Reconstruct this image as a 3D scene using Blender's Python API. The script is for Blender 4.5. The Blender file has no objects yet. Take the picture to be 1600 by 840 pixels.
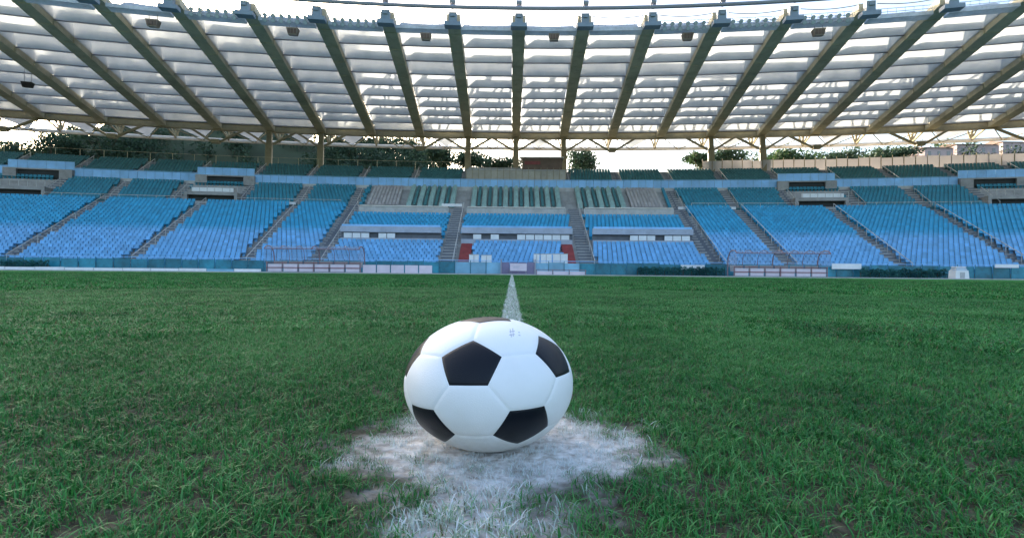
import bpy, bmesh, math, random
import numpy as np
from mathutils import Vector, Matrix, Quaternion

R = math.radians
rnd = random.Random(7)
SC = bpy.context.scene
COL = SC.collection

# ------------------------------------------------------------------ camera, sky, sun, exposure
F, HZ, CAMH = 760.0, 424.0, 0.27            # focal length in photo pixels, horizon row, eye height
ROLL = 0.0096
cam_data = bpy.data.cameras.new('camera')
cam_data.sensor_width = 36.0
cam_data.lens = 36.0 * F / 1600.0
cam_data.clip_start = 0.05
cam_data.clip_end = 5000
cam = bpy.data.objects.new('camera', cam_data)
COL.objects.link(cam)
cam.location = (0, 0, CAMH)
cam.rotation_euler = (Matrix.Rotation(R(90) + math.atan((HZ - 420) / F), 4, 'X') @ Matrix.Rotation(ROLL, 4, 'Z')).to_euler()
SC.camera = cam

SUN_EL, SUN_AZ = R(15.0), R(-30.0)           # azimuth from the view direction (+Y), minus = towards -X
world = bpy.data.worlds.new('World')
SC.world = world
world.use_nodes = True
wn = world.node_tree
sky = wn.nodes.new('ShaderNodeTexSky')
sky.sky_type = 'NISHITA'
sky.sun_disc = False
sky.sun_elevation = SUN_EL
sky.sun_rotation = SUN_AZ
sky.air_density = 1.0
sky.dust_density = 5.0
sky.ozone_density = 1.6
wn.links.new(sky.outputs[0], wn.nodes['Background'].inputs[0])
wn.nodes['Background'].inputs[1].default_value = 0.15
sun_data = bpy.data.lights.new('sun', 'SUN')
sun_data.energy = 5.0
sun_data.angle = R(0.5)
sun_data.color = (1.0, 0.86, 0.68)
sun = bpy.data.objects.new('sun', sun_data)
COL.objects.link(sun)
sdir = Vector((math.sin(SUN_AZ) * math.cos(SUN_EL), math.cos(SUN_AZ) * math.cos(SUN_EL), math.sin(SUN_EL)))
sun.rotation_euler = sdir.to_track_quat('Z', 'Y').to_euler()
SC.view_settings.view_transform = 'Standard'
SC.view_settings.look = 'None'
SC.view_settings.exposure = 2.15
SC.view_settings.gamma = 1.0
SC.cycles.max_bounces = 8
SC.cycles.transparent_max_bounces = 12


# ------------------------------------------------------------------ materials
def new_mat(name):
    m = bpy.data.materials.new(name)
    m.use_nodes = True
    nt = m.node_tree
    return m, nt, nt.nodes['Principled BSDF']


def mat(name, col, rough=0.6, var=0.12, scale=3.0, metal=0.0, bump=0.0, bscale=40.0, dirt=0.0, dirtcol=(0.12, 0.11, 0.09), random_v=0.0, spec=0.5):
    """plain procedural material: base colour with value noise, optional dirt, optional fine bump"""
    m, nt, p = new_mat(name)
    N, L = nt.nodes, nt.links
    geo = N.new('ShaderNodeNewGeometry')
    noise = N.new('ShaderNodeTexNoise')
    noise.inputs['Scale'].default_value = scale
    noise.inputs['Detail'].default_value = 4
    L.new(geo.outputs['Position'], noise.inputs['Vector'])
    mr = N.new('ShaderNodeMapRange')
    mr.inputs[1].default_value, mr.inputs[2].default_value = 0.3, 0.7
    mr.inputs[3].default_value, mr.inputs[4].default_value = 1 - var, 1 + var
    L.new(noise.outputs[0], mr.inputs[0])
    hsv = N.new('ShaderNodeHueSaturation')
    hsv.inputs['Color'].default_value = (*col, 1)
    val = mr.outputs[0]
    if random_v:
        oi = N.new('ShaderNodeObjectInfo')
        r2 = N.new('ShaderNodeMapRange')
        r2.inputs[3].default_value, r2.inputs[4].default_value = 1 - random_v, 1 + random_v
        L.new(oi.outputs['Random'], r2.inputs[0])
        mu = N.new('ShaderNodeMath')
        mu.operation = 'MULTIPLY'
        L.new(val, mu.inputs[0])
        L.new(r2.outputs[0], mu.inputs[1])
        val = mu.outputs[0]
    L.new(val, hsv.inputs['Value'])
    out = hsv.outputs[0]
    if dirt:
        n2 = N.new('ShaderNodeTexNoise')
        n2.inputs['Scale'].default_value = scale * 2.7
        n2.inputs['Detail'].default_value = 8
        n2.inputs['Roughness'].default_value = 0.7
        L.new(geo.outputs['Position'], n2.inputs['Vector'])
        r3 = N.new('ShaderNodeMapRange')
        r3.inputs[1].default_value, r3.inputs[2].default_value = 0.48, 0.72
        r3.inputs[4].default_value = dirt
        L.new(n2.outputs[0], r3.inputs[0])
        mx = N.new('ShaderNodeMix')
        mx.data_type = 'RGBA'
        L.new(r3.outputs[0], mx.inputs[0])
        L.new(out, mx.inputs[6])
        mx.inputs[7].default_value = (*dirtcol, 1)
        out = mx.outputs[2]
    L.new(out, p.inputs['Base Color'])
    p.inputs['Roughness'].default_value = rough
    p.inputs['Metallic'].default_value = metal
    p.inputs['Specular IOR Level'].default_value = spec
    if bump:
        nb = N.new('ShaderNodeTexNoise')
        nb.inputs['Scale'].default_value = bscale
        nb.inputs['Detail'].default_value = 3
        L.new(geo.outputs['Position'], nb.inputs['Vector'])
        b = N.new('ShaderNodeBump')
        b.inputs['Strength'].default_value = bump
        b.inputs['Distance'].default_value = 0.02
        L.new(nb.outputs[0], b.inputs['Height'])
        L.new(b.outputs[0], p.inputs['Normal'])
    return m


def seat_mat(name, col, faded=None):
    m, nt, p = new_mat(name)
    N, L = nt.nodes, nt.links
    a = N.new('ShaderNodeAttribute')
    a.attribute_name = 'tint'
    mr = N.new('ShaderNodeMapRange')
    mr.inputs[3].default_value, mr.inputs[4].default_value = 0.80, 1.20
    L.new(a.outputs['Fac'], mr.inputs[0])
    h = N.new('ShaderNodeHueSaturation')
    L.new(mr.outputs[0], h.inputs['Value'])
    h.inputs['Color'].default_value = (*col, 1)
    if faded:
        f = N.new('ShaderNodeAttribute')
        f.attribute_name = 'fade'
        mx = N.new('ShaderNodeMix')
        mx.data_type = 'RGBA'
        L.new(f.outputs['Fac'], mx.inputs[0])
        mx.inputs[6].default_value = (*col, 1)
        mx.inputs[7].default_value = (*faded, 1)
        L.new(mx.outputs[2], h.inputs['Color'])
    L.new(h.outputs[0], p.inputs['Base Color'])
    p.inputs['Roughness'].default_value = 0.5
    return m


def glass_mat(name, col, alpha):
    m, nt, p = new_mat(name)
    p.inputs['Base Color'].default_value = (*col, 1)
    p.inputs['Roughness'].default_value = 0.15
    p.inputs['Alpha'].default_value = alpha
    return m


def membrane_mat():
    m, nt, p = new_mat('membrane')
    N, L = nt.nodes, nt.links
    geo = N.new('ShaderNodeNewGeometry')
    n = N.new('ShaderNodeTexNoise')
    n.inputs['Scale'].default_value = 0.5
    n.inputs['Detail'].default_value = 5
    L.new(geo.outputs['Position'], n.inputs['Vector'])
    ramp = N.new('ShaderNodeValToRGB')
    ramp.color_ramp.elements[0].position, ramp.color_ramp.elements[0].color = 0.3, (0.43, 0.47, 0.50, 1)
    ramp.color_ramp.elements[1].position, ramp.color_ramp.elements[1].color = 0.62, (0.54, 0.575, 0.60, 1)
    L.new(n.outputs[0], ramp.inputs[0])
    N.remove(p)
    d = N.new('ShaderNodeBsdfDiffuse')
    t = N.new('ShaderNodeBsdfTranslucent')
    mx = N.new('ShaderNodeMixShader')
    mx.inputs[0].default_value = 0.35
    L.new(ramp.outputs[0], d.inputs[0])
    L.new(ramp.outputs[0], t.inputs[0])
    L.new(d.outputs[0], mx.inputs[1])
    L.new(t.outputs[0], mx.inputs[2])
    L.new(mx.outputs[0], N['Material Output'].inputs[0])
    return m


def backlit_mat(name, col, fac):
    m, nt, p = new_mat(name)
    N, L = nt.nodes, nt.links
    p.inputs['Base Color'].default_value = (*col, 1)
    p.inputs['Roughness'].default_value = 0.6
    t = N.new('ShaderNodeBsdfTranslucent')
    t.inputs[0].default_value = (*col, 1)
    mx = N.new('ShaderNodeMixShader')
    mx.inputs[0].default_value = fac
    L.new(p.outputs[0], mx.inputs[1])
    L.new(t.outputs[0], mx.inputs[2])
    L.new(mx.outputs[0], N['Material Output'].inputs[0])
    return m


def paint_factor(nt):
    """chalk on the pitch: the centre spot and the halfway line, broken up where the grass is worn"""
    N, L = nt.nodes, nt.links

    def math_(op, a, b=None, c=None, clamp=False):
        n = N.new('ShaderNodeMath')
        n.operation = op
        n.use_clamp = clamp
        for i, v in enumerate((a, b, c)):
            if v is None:
                continue
            if isinstance(v, (int, float)):
                n.inputs[i].default_value = v
            else:
                L.new(v, n.inputs[i])
        return n.outputs[0]

    def smooth(v, a, b):
        n = N.new('ShaderNodeMapRange')
        n.interpolation_type = 'SMOOTHSTEP'
        n.inputs[1].default_value, n.inputs[2].default_value = a, b
        L.new(v, n.inputs[0])
        return n.outputs[0]

    geo = N.new('ShaderNodeNewGeometry')
    sep = N.new('ShaderNodeSeparateXYZ')
    L.new(geo.outputs['Position'], sep.inputs[0])
    x, y = sep.outputs[0], sep.outputs[1]
    no = N.new('ShaderNodeTexNoise')
    no.inputs['Scale'].default_value = 14
    no.inputs['Detail'].default_value = 5
    L.new(geo.outputs['Position'], no.inputs['Vector'])
    wob = math_('MULTIPLY_ADD', no.outputs[0], 0.9, -0.45)
    dx = math_('DIVIDE', math_('SUBTRACT', x, SPOT[0]), SPOT[2])
    dy = math_('DIVIDE', math_('SUBTRACT', y, SPOT[1]), SPOT[3])
    r = math_('SQRT', math_('ADD', math_('MULTIPLY', dx, dx), math_('MULTIPLY', dy, dy)))
    spot = math_('MULTIPLY', smooth(math_('MULTIPLY_ADD', wob, 1.5, r), 1.3, 0.55), smooth(no.outputs[0], -0.25, 0.36))
    lx = math_('ABSOLUTE', x)
    far = math_('MULTIPLY', math_('MULTIPLY', 0.72, smooth(math_('MULTIPLY_ADD', wob, 0.05, lx), 0.068, 0.048)), smooth(y, 0.95, 1.25))
    lx2 = math_('ABSOLUTE', math_('ADD', x, 0.035))
    near = math_('MULTIPLY', smooth(math_('MULTIPLY_ADD', wob, 0.22, lx2), 0.14, 0.02), smooth(y, 0.78, 0.6))
    return math_('MAXIMUM', math_('MAXIMUM', spot, far), math_('MULTIPLY', near, 0.68)), geo, no, r


SPOT = (-0.008, 0.765, 0.222, 0.165)


def pitch_mat():
    m, nt, p = new_mat('pitch_soil_and_turf')
    N, L = nt.nodes, nt.links
    pf, geo, no, r = paint_factor(nt)
    n1 = N.new('ShaderNodeTexNoise')
    n1.inputs['Scale'].default_value = 2.2
    n1.inputs['Detail'].default_value = 9
    n1.inputs['Roughness'].default_value = 0.65
    L.new(geo.outputs['Position'], n1.inputs['Vector'])
    ramp = N.new('ShaderNodeValToRGB')
    e = ramp.color_ramp.elements
    e[0].position, e[0].color = 0.34, (0.028, 0.150, 0.032, 1)
    e[1].position, e[1].color = 0.66, (0.060, 0.220, 0.048, 1)
    L.new(n1.outputs[0], ramp.inputs[0])
    # bare soil near the worn spot and in patches close by
    n2 = N.new('ShaderNodeTexNoise')
    n2.inputs['Scale'].default_value = 60
    n2.inputs['Detail'].default_value = 6
    L.new(geo.outputs['Position'], n2.inputs['Vector'])
    soil = N.new('ShaderNodeValToRGB')
    e = soil.color_ramp.elements
    e[0].position, e[0].color = 0.3, (0.034, 0.033, 0.022, 1)
    e[1].position, e[1].color = 0.7, (0.105, 0.098, 0.070, 1)
    L.new(n2.outputs[0], soil.inputs[0])
    ln = N.new('ShaderNodeVectorMath')     # the turf is worn through only round the centre spot
    ln.operation = 'DISTANCE'
    L.new(geo.outputs['Position'], ln.inputs[0])
    ln.inputs[1].default_value = (SPOT[0], SPOT[1], 0)
    bare = N.new('ShaderNodeMapRange')
    bare.inputs[1].default_value, bare.inputs[2].default_value = 3.2, 1.3
    L.new(ln.outputs['Value'], bare.inputs[0])
    mx = N.new('ShaderNodeMix')
    mx.data_type = 'RGBA'
    L.new(bare.outputs[0], mx.inputs[0])
    L.new(ramp.outputs[0], mx.inputs[6])
    L.new(soil.outputs[0], mx.inputs[7])
    chalk = N.new('ShaderNodeValToRGB')
    e = chalk.color_ramp.elements
    e[0].position, e[0].color = 0.32, (0.46, 0.42, 0.38, 1)
    e[1].position, e[1].color = 0.66, (0.84, 0.82, 0.81, 1)
    L.new(n2.outputs[0], chalk.inputs[0])
    m2 = N.new('ShaderNodeMix')
    m2.data_type = 'RGBA'
    L.new(pf, m2.inputs[0])
    L.new(mx.outputs[2], m2.inputs[6])
    L.new(chalk.outputs[0], m2.inputs[7])
    L.new(m2.outputs[2], p.inputs['Base Color'])
    p.inputs['Roughness'].default_value = 0.95
    p.inputs['Specular IOR Level'].default_value = 0.1
    b = N.new('ShaderNodeBump')
    b.inputs['Strength'].default_value = 0.8
    b.inputs['Distance'].default_value = 0.012
    L.new(n2.outputs[0], b.inputs['Height'])
    L.new(b.outputs[0], p.inputs['Normal'])
    return m


def blade_mat():
    m, nt, p = new_mat('grass_blade')
    N, L = nt.nodes, nt.links
    pf, geo, no, r = paint_factor(nt)
    n1 = N.new('ShaderNodeTexNoise')
    n1.inputs['Scale'].default_value = 1.6
    n1.inputs['Detail'].default_value = 6
    L.new(geo.outputs['Position'], n1.inputs['Vector'])
    oi = N.new('ShaderNodeObjectInfo')
    at = N.new('ShaderNodeAttribute')
    at.attribute_name = 'tint'
    ad = N.new('ShaderNodeMath')
    ad.operation = 'MULTIPLY_ADD'
    L.new(oi.outputs['Random'], ad.inputs[0])
    ad.inputs[1].default_value = 0.3
    L.new(n1.outputs[0], ad.inputs[2])
    a2 = N.new('ShaderNodeMath')
    a2.operation = 'MULTIPLY_ADD'
    L.new(at.outputs['Fac'], a2.inputs[0])
    a2.inputs[1].default_value = 0.42
    L.new(ad.outputs[0], a2.inputs[2])
    ramp = N.new('ShaderNodeValToRGB')
    e = ramp.color_ramp.elements
    e[0].position, e[0].color = 0.40, (0.005, 0.056, 0.015, 1)
    e[1].position, e[1].color = 0.82, (0.031, 0.185, 0.040, 1)
    k = ramp.color_ramp.elements.new(1.0)
    k.color = (0.10, 0.30, 0.09, 1)
    k = ramp.color_ramp.elements.new(1.09 if False else 0.985)
    k.color = (0.06, 0.255, 0.06, 1)
    L.new(a2.outputs[0], ramp.inputs[0])
    # a few straw blades
    st = N.new('ShaderNodeMath')
    st.operation = 'GREATER_THAN'
    L.new(at.outputs['Fac'], st.inputs[0])
    st.inputs[1].default_value = 0.935
    ms = N.new('ShaderNodeMix')
    ms.data_type = 'RGBA'
    L.new(st.outputs[0], ms.inputs[0])
    L.new(ramp.outputs[0], ms.inputs[6])
    ms.inputs[7].default_value = (0.135, 0.125, 0.065, 1)
    # chalk only where it stuck
    pn = N.new('ShaderNodeMath')
    pn.operation = 'MULTIPLY_ADD'
    L.new(at.outputs['Fac'], pn.inputs[0])
    pn.inputs[1].default_value = -0.72
    L.new(pf, pn.inputs[2])
    pc = N.new('ShaderNodeMath')
    pc.operation = 'MULTIPLY'
    pc.use_clamp = True
    L.new(pn.outputs[0], pc.inputs[0])
    pc.inputs[1].default_value = 2.0
    mp = N.new('ShaderNodeMix')
    mp.data_type = 'RGBA'
    L.new(pc.outputs[0], mp.inputs[0])
    L.new(ms.outputs[2], mp.inputs[6])
    mp.inputs[7].default_value = (0.70, 0.74, 0.76, 1)
    L.new(mp.outputs[2], p.inputs['Base Color'])
    p.inputs['Roughness'].default_value = 0.42
    p.inputs['Specular IOR Level'].default_value = 0.20
    tr = N.new('ShaderNodeBsdfTranslucent')
    L.new(mp.outputs[2], tr.inputs[0])
    mix = N.new('ShaderNodeMixShader')
    mix.inputs[0].default_value = 0.25
    L.new(p.outputs[0], mix.inputs[1])
    L.new(tr.outputs[0], mix.inputs[2])
    L.new(mix.outputs[0], N['Material Output'].inputs[0])
    return m


def leaf_mat(name, c0, c1):
    m, nt, p = new_mat(name)
    N, L = nt.nodes, nt.links
    geo = N.new('ShaderNodeNewGeometry')
    n = N.new('ShaderNodeTexNoise')
    n.inputs['Scale'].default_value = 0.6
    n.inputs['Detail'].default_value = 5
    L.new(geo.outputs['Position'], n.inputs['Vector'])
    ramp = N.new('ShaderNodeValToRGB')
    e = ramp.color_ramp.elements
    e[0].position, e[0].color = 0.35, (*c0, 1)
    e[1].position, e[1].color = 0.65, (*c1, 1)
    L.new(n.outputs[0], ramp.inputs[0])
    L.new(ramp.outputs[0], p.inputs['Base Color'])
    p.inputs['Roughness'].default_value = 0.7
    tr = N.new('ShaderNodeBsdfTranslucent')
    L.new(ramp.outputs[0], tr.inputs[0])
    mix = N.new('ShaderNodeMixShader')
    mix.inputs[0].default_value = 0.25
    L.new(p.outputs[0], mix.inputs[1])
    L.new(tr.outputs[0], mix.inputs[2])
    L.new(mix.outputs[0], N['Material Output'].inputs[0])
    return m


M = {
    'pitch': pitch_mat(), 'blade': blade_mat(), 'membrane': membrane_mat(),
    'soil': mat('earth', (0.12, 0.11, 0.08), 0.95, 0.25, 0.2, bump=0.5),
    'track': mat('track_concrete', (0.42, 0.41, 0.40), 0.85, 0.12, 0.8, dirt=0.3),
    'concrete': mat('concrete', (0.34, 0.33, 0.32), 0.85, 0.15, 0.7, dirt=0.45, bump=0.2),
    'concrete_lt': mat('pale_concrete', (0.50, 0.49, 0.47), 0.8, 0.12, 0.9, dirt=0.35),
    'wall_lt': mat('pale_blue_grey_wall', (0.42, 0.45, 0.52), 0.8, 0.1, 0.9, dirt=0.25),
    'fence': backlit_mat('fence_sheet', (0.58, 0.56, 0.56), 0.38),
    'stair': mat('stair_concrete', (0.145, 0.155, 0.18), 0.85, 0.18, 1.3, dirt=0.35),
    'dark': mat('doorway_shade', (0.035, 0.04, 0.04), 0.9, 0.2, 1.0),  # near-black fill that paints the shade inside the entrances
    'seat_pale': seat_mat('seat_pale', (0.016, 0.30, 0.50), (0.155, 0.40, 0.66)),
    'seat_teal_shade': seat_mat('seat_teal_shade', (0.012, 0.20, 0.28)),  # blue seats of the middle bank, their dimmer light put into the colour
    'seat_dark_shade': seat_mat('seat_dark_shade', (0.032, 0.145, 0.15)),  # blue seats of the top bank, roof shade put into the colour
    'seat_grey': seat_mat('seat_grey', (0.36, 0.33, 0.32)),
    'parapet': mat('parapet_blue', (0.24, 0.50, 0.80), 0.4, 0.12, 0.6, random_v=0.09, dirt=0.15),
    'barrier': mat('barrier_teal', (0.020, 0.19, 0.26), 0.35, 0.3, 1.2, random_v=0.3, dirt=0.4, dirtcol=(0.02, 0.06, 0.05)),
    'barrier_lt': mat('barrier_pale_blue', (0.20, 0.42, 0.56), 0.3, 0.15, 1.2, random_v=0.15),
    'hedge': leaf_mat('clipped_hedge', (0.012, 0.085, 0.08), (0.03, 0.17, 0.15)),
    'steel': mat('olive_steel', (0.50, 0.44, 0.29), 0.6, 0.16, 0.35, dirt=0.35, dirtcol=(0.09, 0.07, 0.045)),
    'steel_warm': mat('ochre_steel', (0.29, 0.245, 0.145), 0.6, 0.16, 0.5, dirt=0.4, dirtcol=(0.10, 0.075, 0.04)),
    'pipe': mat('grey_pipe', (0.30, 0.30, 0.34), 0.5, 0.1, 0.5, metal=0.3),
    'clamp': mat('blue_grey_steel', (0.20, 0.25, 0.30), 0.5, 0.15, 1.0, dirt=0.2),
    'catwalk': mat('blue_grey_grating', (0.50, 0.55, 0.62), 0.5, 0.15, 1.0, dirt=0.3),
    'white': mat('white_paint', (0.80, 0.80, 0.80), 0.5, 0.05, 1.5, random_v=0.04, dirt=0.12),
    'pinkish': mat('pinkish_white_plastic', (0.70, 0.60, 0.66), 0.5, 0.07, 2.0, random_v=0.06),
    'red': mat('dark_red_paint', (0.22, 0.05, 0.05), 0.6, 0.15, 2.0),
    'redcarpet': mat('red_carpet', (0.24, 0.035, 0.035), 0.9, 0.2, 2.0),
    'maroon': mat('maroon_steel', (0.25, 0.16, 0.18), 0.5, 0.15, 2.0),
    'mint': mat('mint_desk', (0.27, 0.41, 0.38), 0.5, 0.12, 1.5, random_v=0.12),
    'tan': mat('tan_panel', (0.40, 0.36, 0.29), 0.5, 0.12, 0.8, random_v=0.08, dirt=0.25),
    'brown': mat('brown_metal', (0.13, 0.085, 0.06), 0.6, 0.2, 1.0),
    'cream': mat('cream_panel', (0.68, 0.63, 0.56), 0.6, 0.1, 0.6, random_v=0.10, dirt=0.25),
    'pink_wall': mat('pink_stucco', (0.48, 0.38, 0.36), 0.85, 0.15, 0.25, dirt=0.3),
    'purple_grey': mat('purple_grey_paint', (0.20, 0.18, 0.28), 0.6, 0.15, 1.0),
    'bark': mat('bark', (0.10, 0.075, 0.05), 0.9, 0.25, 2.0),
    'leaf': leaf_mat('pine_foliage', (0.020, 0.050, 0.026), (0.055, 0.100, 0.050)),
    'leaf2': leaf_mat('broadleaf_foliage', (0.022, 0.055, 0.020), (0.065, 0.120, 0.040)),
    'hill': mat('hill_earth', (0.045, 0.06, 0.03), 0.95, 0.3, 0.1),
    'speaker': mat('speaker_brown', (0.26, 0.21, 0.17), 0.7, 0.2, 2.0),
    'lamp': mat('lamp_housing', (0.24, 0.28, 0.31), 0.4, 0.1, 2.0, metal=0.4),
    'lens': mat('lamp_lens', (0.45, 0.52, 0.58), 0.1, 0.1, 2.0),
    'canopy': glass_mat('clear_canopy', (0.42, 0.44, 0.52), 0.26),
    'print': mat('grey_print', (0.50, 0.50, 0.55), 0.6, 0.1, 5.0),
    'glass_tan': mat('press_box_glass', (0.22, 0.21, 0.19), 0.2, 0.15, 0.6),
    'black': mat('black_box', (0.012, 0.012, 0.014), 0.5, 0.1, 2.0),
    'car_white': mat('car_white', (0.75, 0.75, 0.73), 0.3, 0.04, 2.0),
}


# ------------------------------------------------------------------ helpers
class MB:
    def __init__(self):
        self.v, self.f = [], []

    def quad(self, *p):
        n = len(self.v)
        self.v += [tuple(q) for q in p]
        self.f.append(tuple(range(n, n + len(p))))

    def frame_box(self, o, ex, ey, ez):
        """box from corner o along edge vectors"""
        n = len(self.v)
        o, ex, ey, ez = Vector(o), Vector(ex), Vector(ey), Vector(ez)
        for k in range(8):
            self.v.append(tuple(o + ex * (k & 1) + ey * ((k >> 1) & 1) + ez * ((k >> 2) & 1)))
        for q in ((0, 2, 3, 1), (4, 5, 7, 6), (0, 1, 5, 4), (2, 6, 7, 3), (0, 4, 6, 2), (1, 3, 7, 5)):
            self.f.append(tuple(n + i for i in q))
        return self

    def box(self, c, size, rz=0.0):
        w, d, h = size
        m = Matrix.Rotation(rz, 3, 'Z')
        ex, ey, ez = m @ Vector((w, 0, 0)), m @ Vector((0, d, 0)), Vector((0, 0, h))
        return self.frame_box(Vector(c) - ex / 2 - ey / 2, ex, ey, ez)

    def hexa(self, p):
        """eight corners: bottom ring of four, then top ring of four"""
        n = len(self.v)
        self.v += [tuple(q) for q in p]
        for q in ((3, 2, 1, 0), (4, 5, 6, 7), (0, 1, 5, 4), (1, 2, 6, 5), (2, 3, 7, 6), (3, 0, 4, 7)):
            self.f.append(tuple(n + i for i in q))
        return self

    def tube(self, pts, r, n=6, r1=None):
        pts = [Vector(p) for p in pts]
        rings = []
        for i, p in enumerate(pts):
            t = (pts[min(i + 1, len(pts) - 1)] - pts[max(i - 1, 0)]).normalized()
            a = Vector((0, 0, 1)) if abs(t.z) < 0.9 else Vector((1, 0, 0))
            u = t.cross(a).normalized()
            w = t.cross(u)
            rr = r if r1 is None else r + (r1 - r) * i / max(1, len(pts) - 1)
            base = len(self.v)
            for k in range(n):
                an = 2 * math.pi * k / n
                self.v.append(tuple(p + u * (rr * math.cos(an)) + w * (rr * math.sin(an))))
            rings.append(base)
        for a, b in zip(rings, rings[1:]):
            for k in range(n):
                self.f.append((a + k, a + (k + 1) % n, b + (k + 1) % n, b + k))
        self.f.append(tuple(rings[0] + k for k in reversed(range(n))))
        self.f.append(tuple(rings[-1] + k for k in range(n)))
        return self

    def mesh(self, name, m, smooth=False):
        me = bpy.data.meshes.new(name)
        me.from_pydata(self.v, [], self.f)
        me.materials.append(m)
        if smooth:
            me.polygons.foreach_set('use_smooth', [True] * len(me.polygons))
        me.update()
        return me

    def build(self, name, m, parent=None, smooth=False):
        o = bpy.data.objects.new(name, self.mesh(name, m, smooth))
        COL.objects.link(o)
        o.parent = parent
        return o


def tag(o, label=None, cat=None, group=None, kind=None):
    for k, v in (('label', label), ('category', cat), ('group', group), ('kind', kind)):
        if v:
            o[k] = v
    return o


def empty(name, loc=(0, 0, 0), rz=0.0):
    o = bpy.data.objects.new(name, None)
    o.empty_display_size = 0.3
    COL.objects.link(o)
    o.location = loc
    o.rotation_euler = (0, 0, rz)
    return o


ROOF_RING = False   # the roof's rings are rounder than the stand's
OFF = 0.5          # the stadium's axis lies half a metre beside the camera


def P(s, b, z=0.0):
    """a point of the bowl: s runs along the stand, b is the ring (its distance from the pitch centre on the axis)"""
    x = s * (1 + 0.0066 * (b - 48))
    a = 111 + (b - 55) * 2.0 if ROOF_RING else b + 95.0
    y = b * math.sqrt(max(0.0, 1 - (x / a) ** 2))
    return Vector((OFF + x, y, z))


def tang(s, b):
    return (P(s + 0.05, b) - P(s - 0.05, b)).normalized()


def angle(s, b):
    t = tang(s, b)
    return math.atan2(t.y, t.x)


def s_per_m(b):
    return 1.0 / (1 + 0.0066 * (b - 48))


def at(px, py, b):
    """photo pixel on ring b -> (s, z)"""
    x = px - ROLL * (HZ - py)
    y = py - ROLL * (px - 800)
    t = (x - 800) / F
    lo, hi = -95.0, 95.0
    for _ in range(40):
        mid = (lo + hi) / 2
        q = P(mid, b)
        if q.x / q.y < t:
            lo = mid
        else:
            hi = mid
    q = P(lo, b)
    return lo, CAMH + (HZ - y) * q.y / F


def sweep(profile, ss, flip=False):
    mb = MB()
    for i, s in enumerate(ss):
        for b, z in profile:
            mb.v.append(tuple(P(s, b, z)))
    n = len(profile)
    for i in range(len(ss) - 1):
        for j in range(n - 1):
            a = i * n + j
            mb.f.append((a, a + n, a + n + 1, a + 1))
    return mb


def block(mb, s0, s1, b0, b1, z0, z1, seg=2.0):
    """solid that follows the ring between s0..s1, b0..b1, z0..z1"""
    n = max(1, int(math.ceil(abs(s1 - s0) / seg)))
    for i in range(n):
        a, c = s0 + (s1 - s0) * i / n, s0 + (s1 - s0) * (i + 1) / n
        mb.hexa([P(a, b0, z0), P(c, b0, z0), P(c, b1, z0), P(a, b1, z0), P(a, b0, z1), P(c, b0, z1), P(c, b1, z1), P(a, b1, z1)])
    return mb


def span(a, b, step):
    n = max(1, int(round(abs(b - a) / step)))
    return [a + (b - a) * i / n for i in range(n + 1)]


# ------------------------------------------------------------------ the ground
g = MB()
g.quad((-1500, -600, -0.03), (1500, -600, -0.03), (1500, 2200, -0.03), (-1500, 2200, -0.03))
tag(g.build('ground', M['soil']), kind='structure')
g = MB()
ss = span(-75, 75, 3)
for a, c in zip(ss, ss[1:]):
    g.quad(P(a, 37.2, -0.008), P(c, 37.2, -0.008), P(c, 46.9, -0.008), P(a, 46.9, -0.008))
tag(g.build('running_track', M['track']), kind='structure')
g = MB()
g.v = [(-95, -60, 0), (95, -60, 0)]
g.v += [tuple(P(s, 38.4, 0)) for s in span(70, -70, 4)]
g.f = [tuple(range(len(g.v)))]
tag(g.build('pitch', M['pitch']), kind='structure')
g = MB()
for a, c in zip(ss, ss[1:]):
    g.hexa([P(a, 38.45, -0.02), P(c, 38.45, -0.02), P(c, 38.8, -0.02), P(a, 38.8, -0.02), P(a, 38.45, 0.07), P(c, 38.45, 0.07), P(c, 38.8, 0.07), P(a, 38.8, 0.07)])
tag(g.build('kerb', M['concrete_lt']), kind='structure')

# ------------------------------------------------------------------ the grandstand
SMAX = 76
SS = span(-SMAX, SMAX, 2)
PITCH_S = 6.95                                  # one roof bay
stand = tag(empty('grandstand', (0, 47, 0)), 'curved concrete grandstand with three banks of blue seating', 'grandstand')
STAND_SHIFT = Matrix.Translation((0, -47, 0))


def part(mb, name, m, parent=None, smooth=False):
    o = mb.build(name, m, None, smooth)
    parent = parent or stand
    o.parent = parent
    if parent.parent is None:
        o.matrix_parent_inverse = Matrix.Translation(-parent.location)
    return o


LOW_N, LOW_B, LOW_Z, LOW_R = 25, 48.0, 0.5, 0.345
MID_N, MID_B, MID_Z, MID_R = 9, 69.8, 9.25, 0.44
UP_N, UP_B, UP_Z, UP_R = 11, 79.2, 14.15, 0.385
TREAD = 0.8


def low(r):
    return LOW_B + TREAD * r, LOW_Z + LOW_R * r


def mid(r):
    return MID_B + TREAD * r, MID_Z + MID_R * r


def upp(r):
    return UP_B + TREAD * r, UP_Z + UP_R * r


def terrace_profile(fn, n, b_start, z_start):
    pr = [(b_start, z_start)]
    for r in range(n):
        b, z = fn(r)
        pr += [(b - 0.4, pr[-1][1]), (b - 0.4, z), (b + 0.4, z)]
    return pr


pr = [(46.95, -0.02), (46.95, 0.45)] + terrace_profile(low, LOW_N, 47.0, 0.45) + [(69.2, 8.9)]
part(sweep(pr, SS), 'lower_terrace', M['concrete'])
pr = [(69.0, 8.0), (69.0, 9.2)] + terrace_profile(mid, MID_N, 69.1, 9.2) + [(77.0, 13.0)]
part(sweep(pr, SS), 'middle_terrace', M['concrete'])
pr = [(77.35, 12.0), (77.35, 14.2)] + terrace_profile(upp, UP_N, 77.6, 14.2) + [(88.6, 18.0), (88.6, 18.5), (88.9, 18.5), (88.9, 0)]
part(sweep(pr, SS), 'upper_terrace', M['concrete'])

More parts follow.
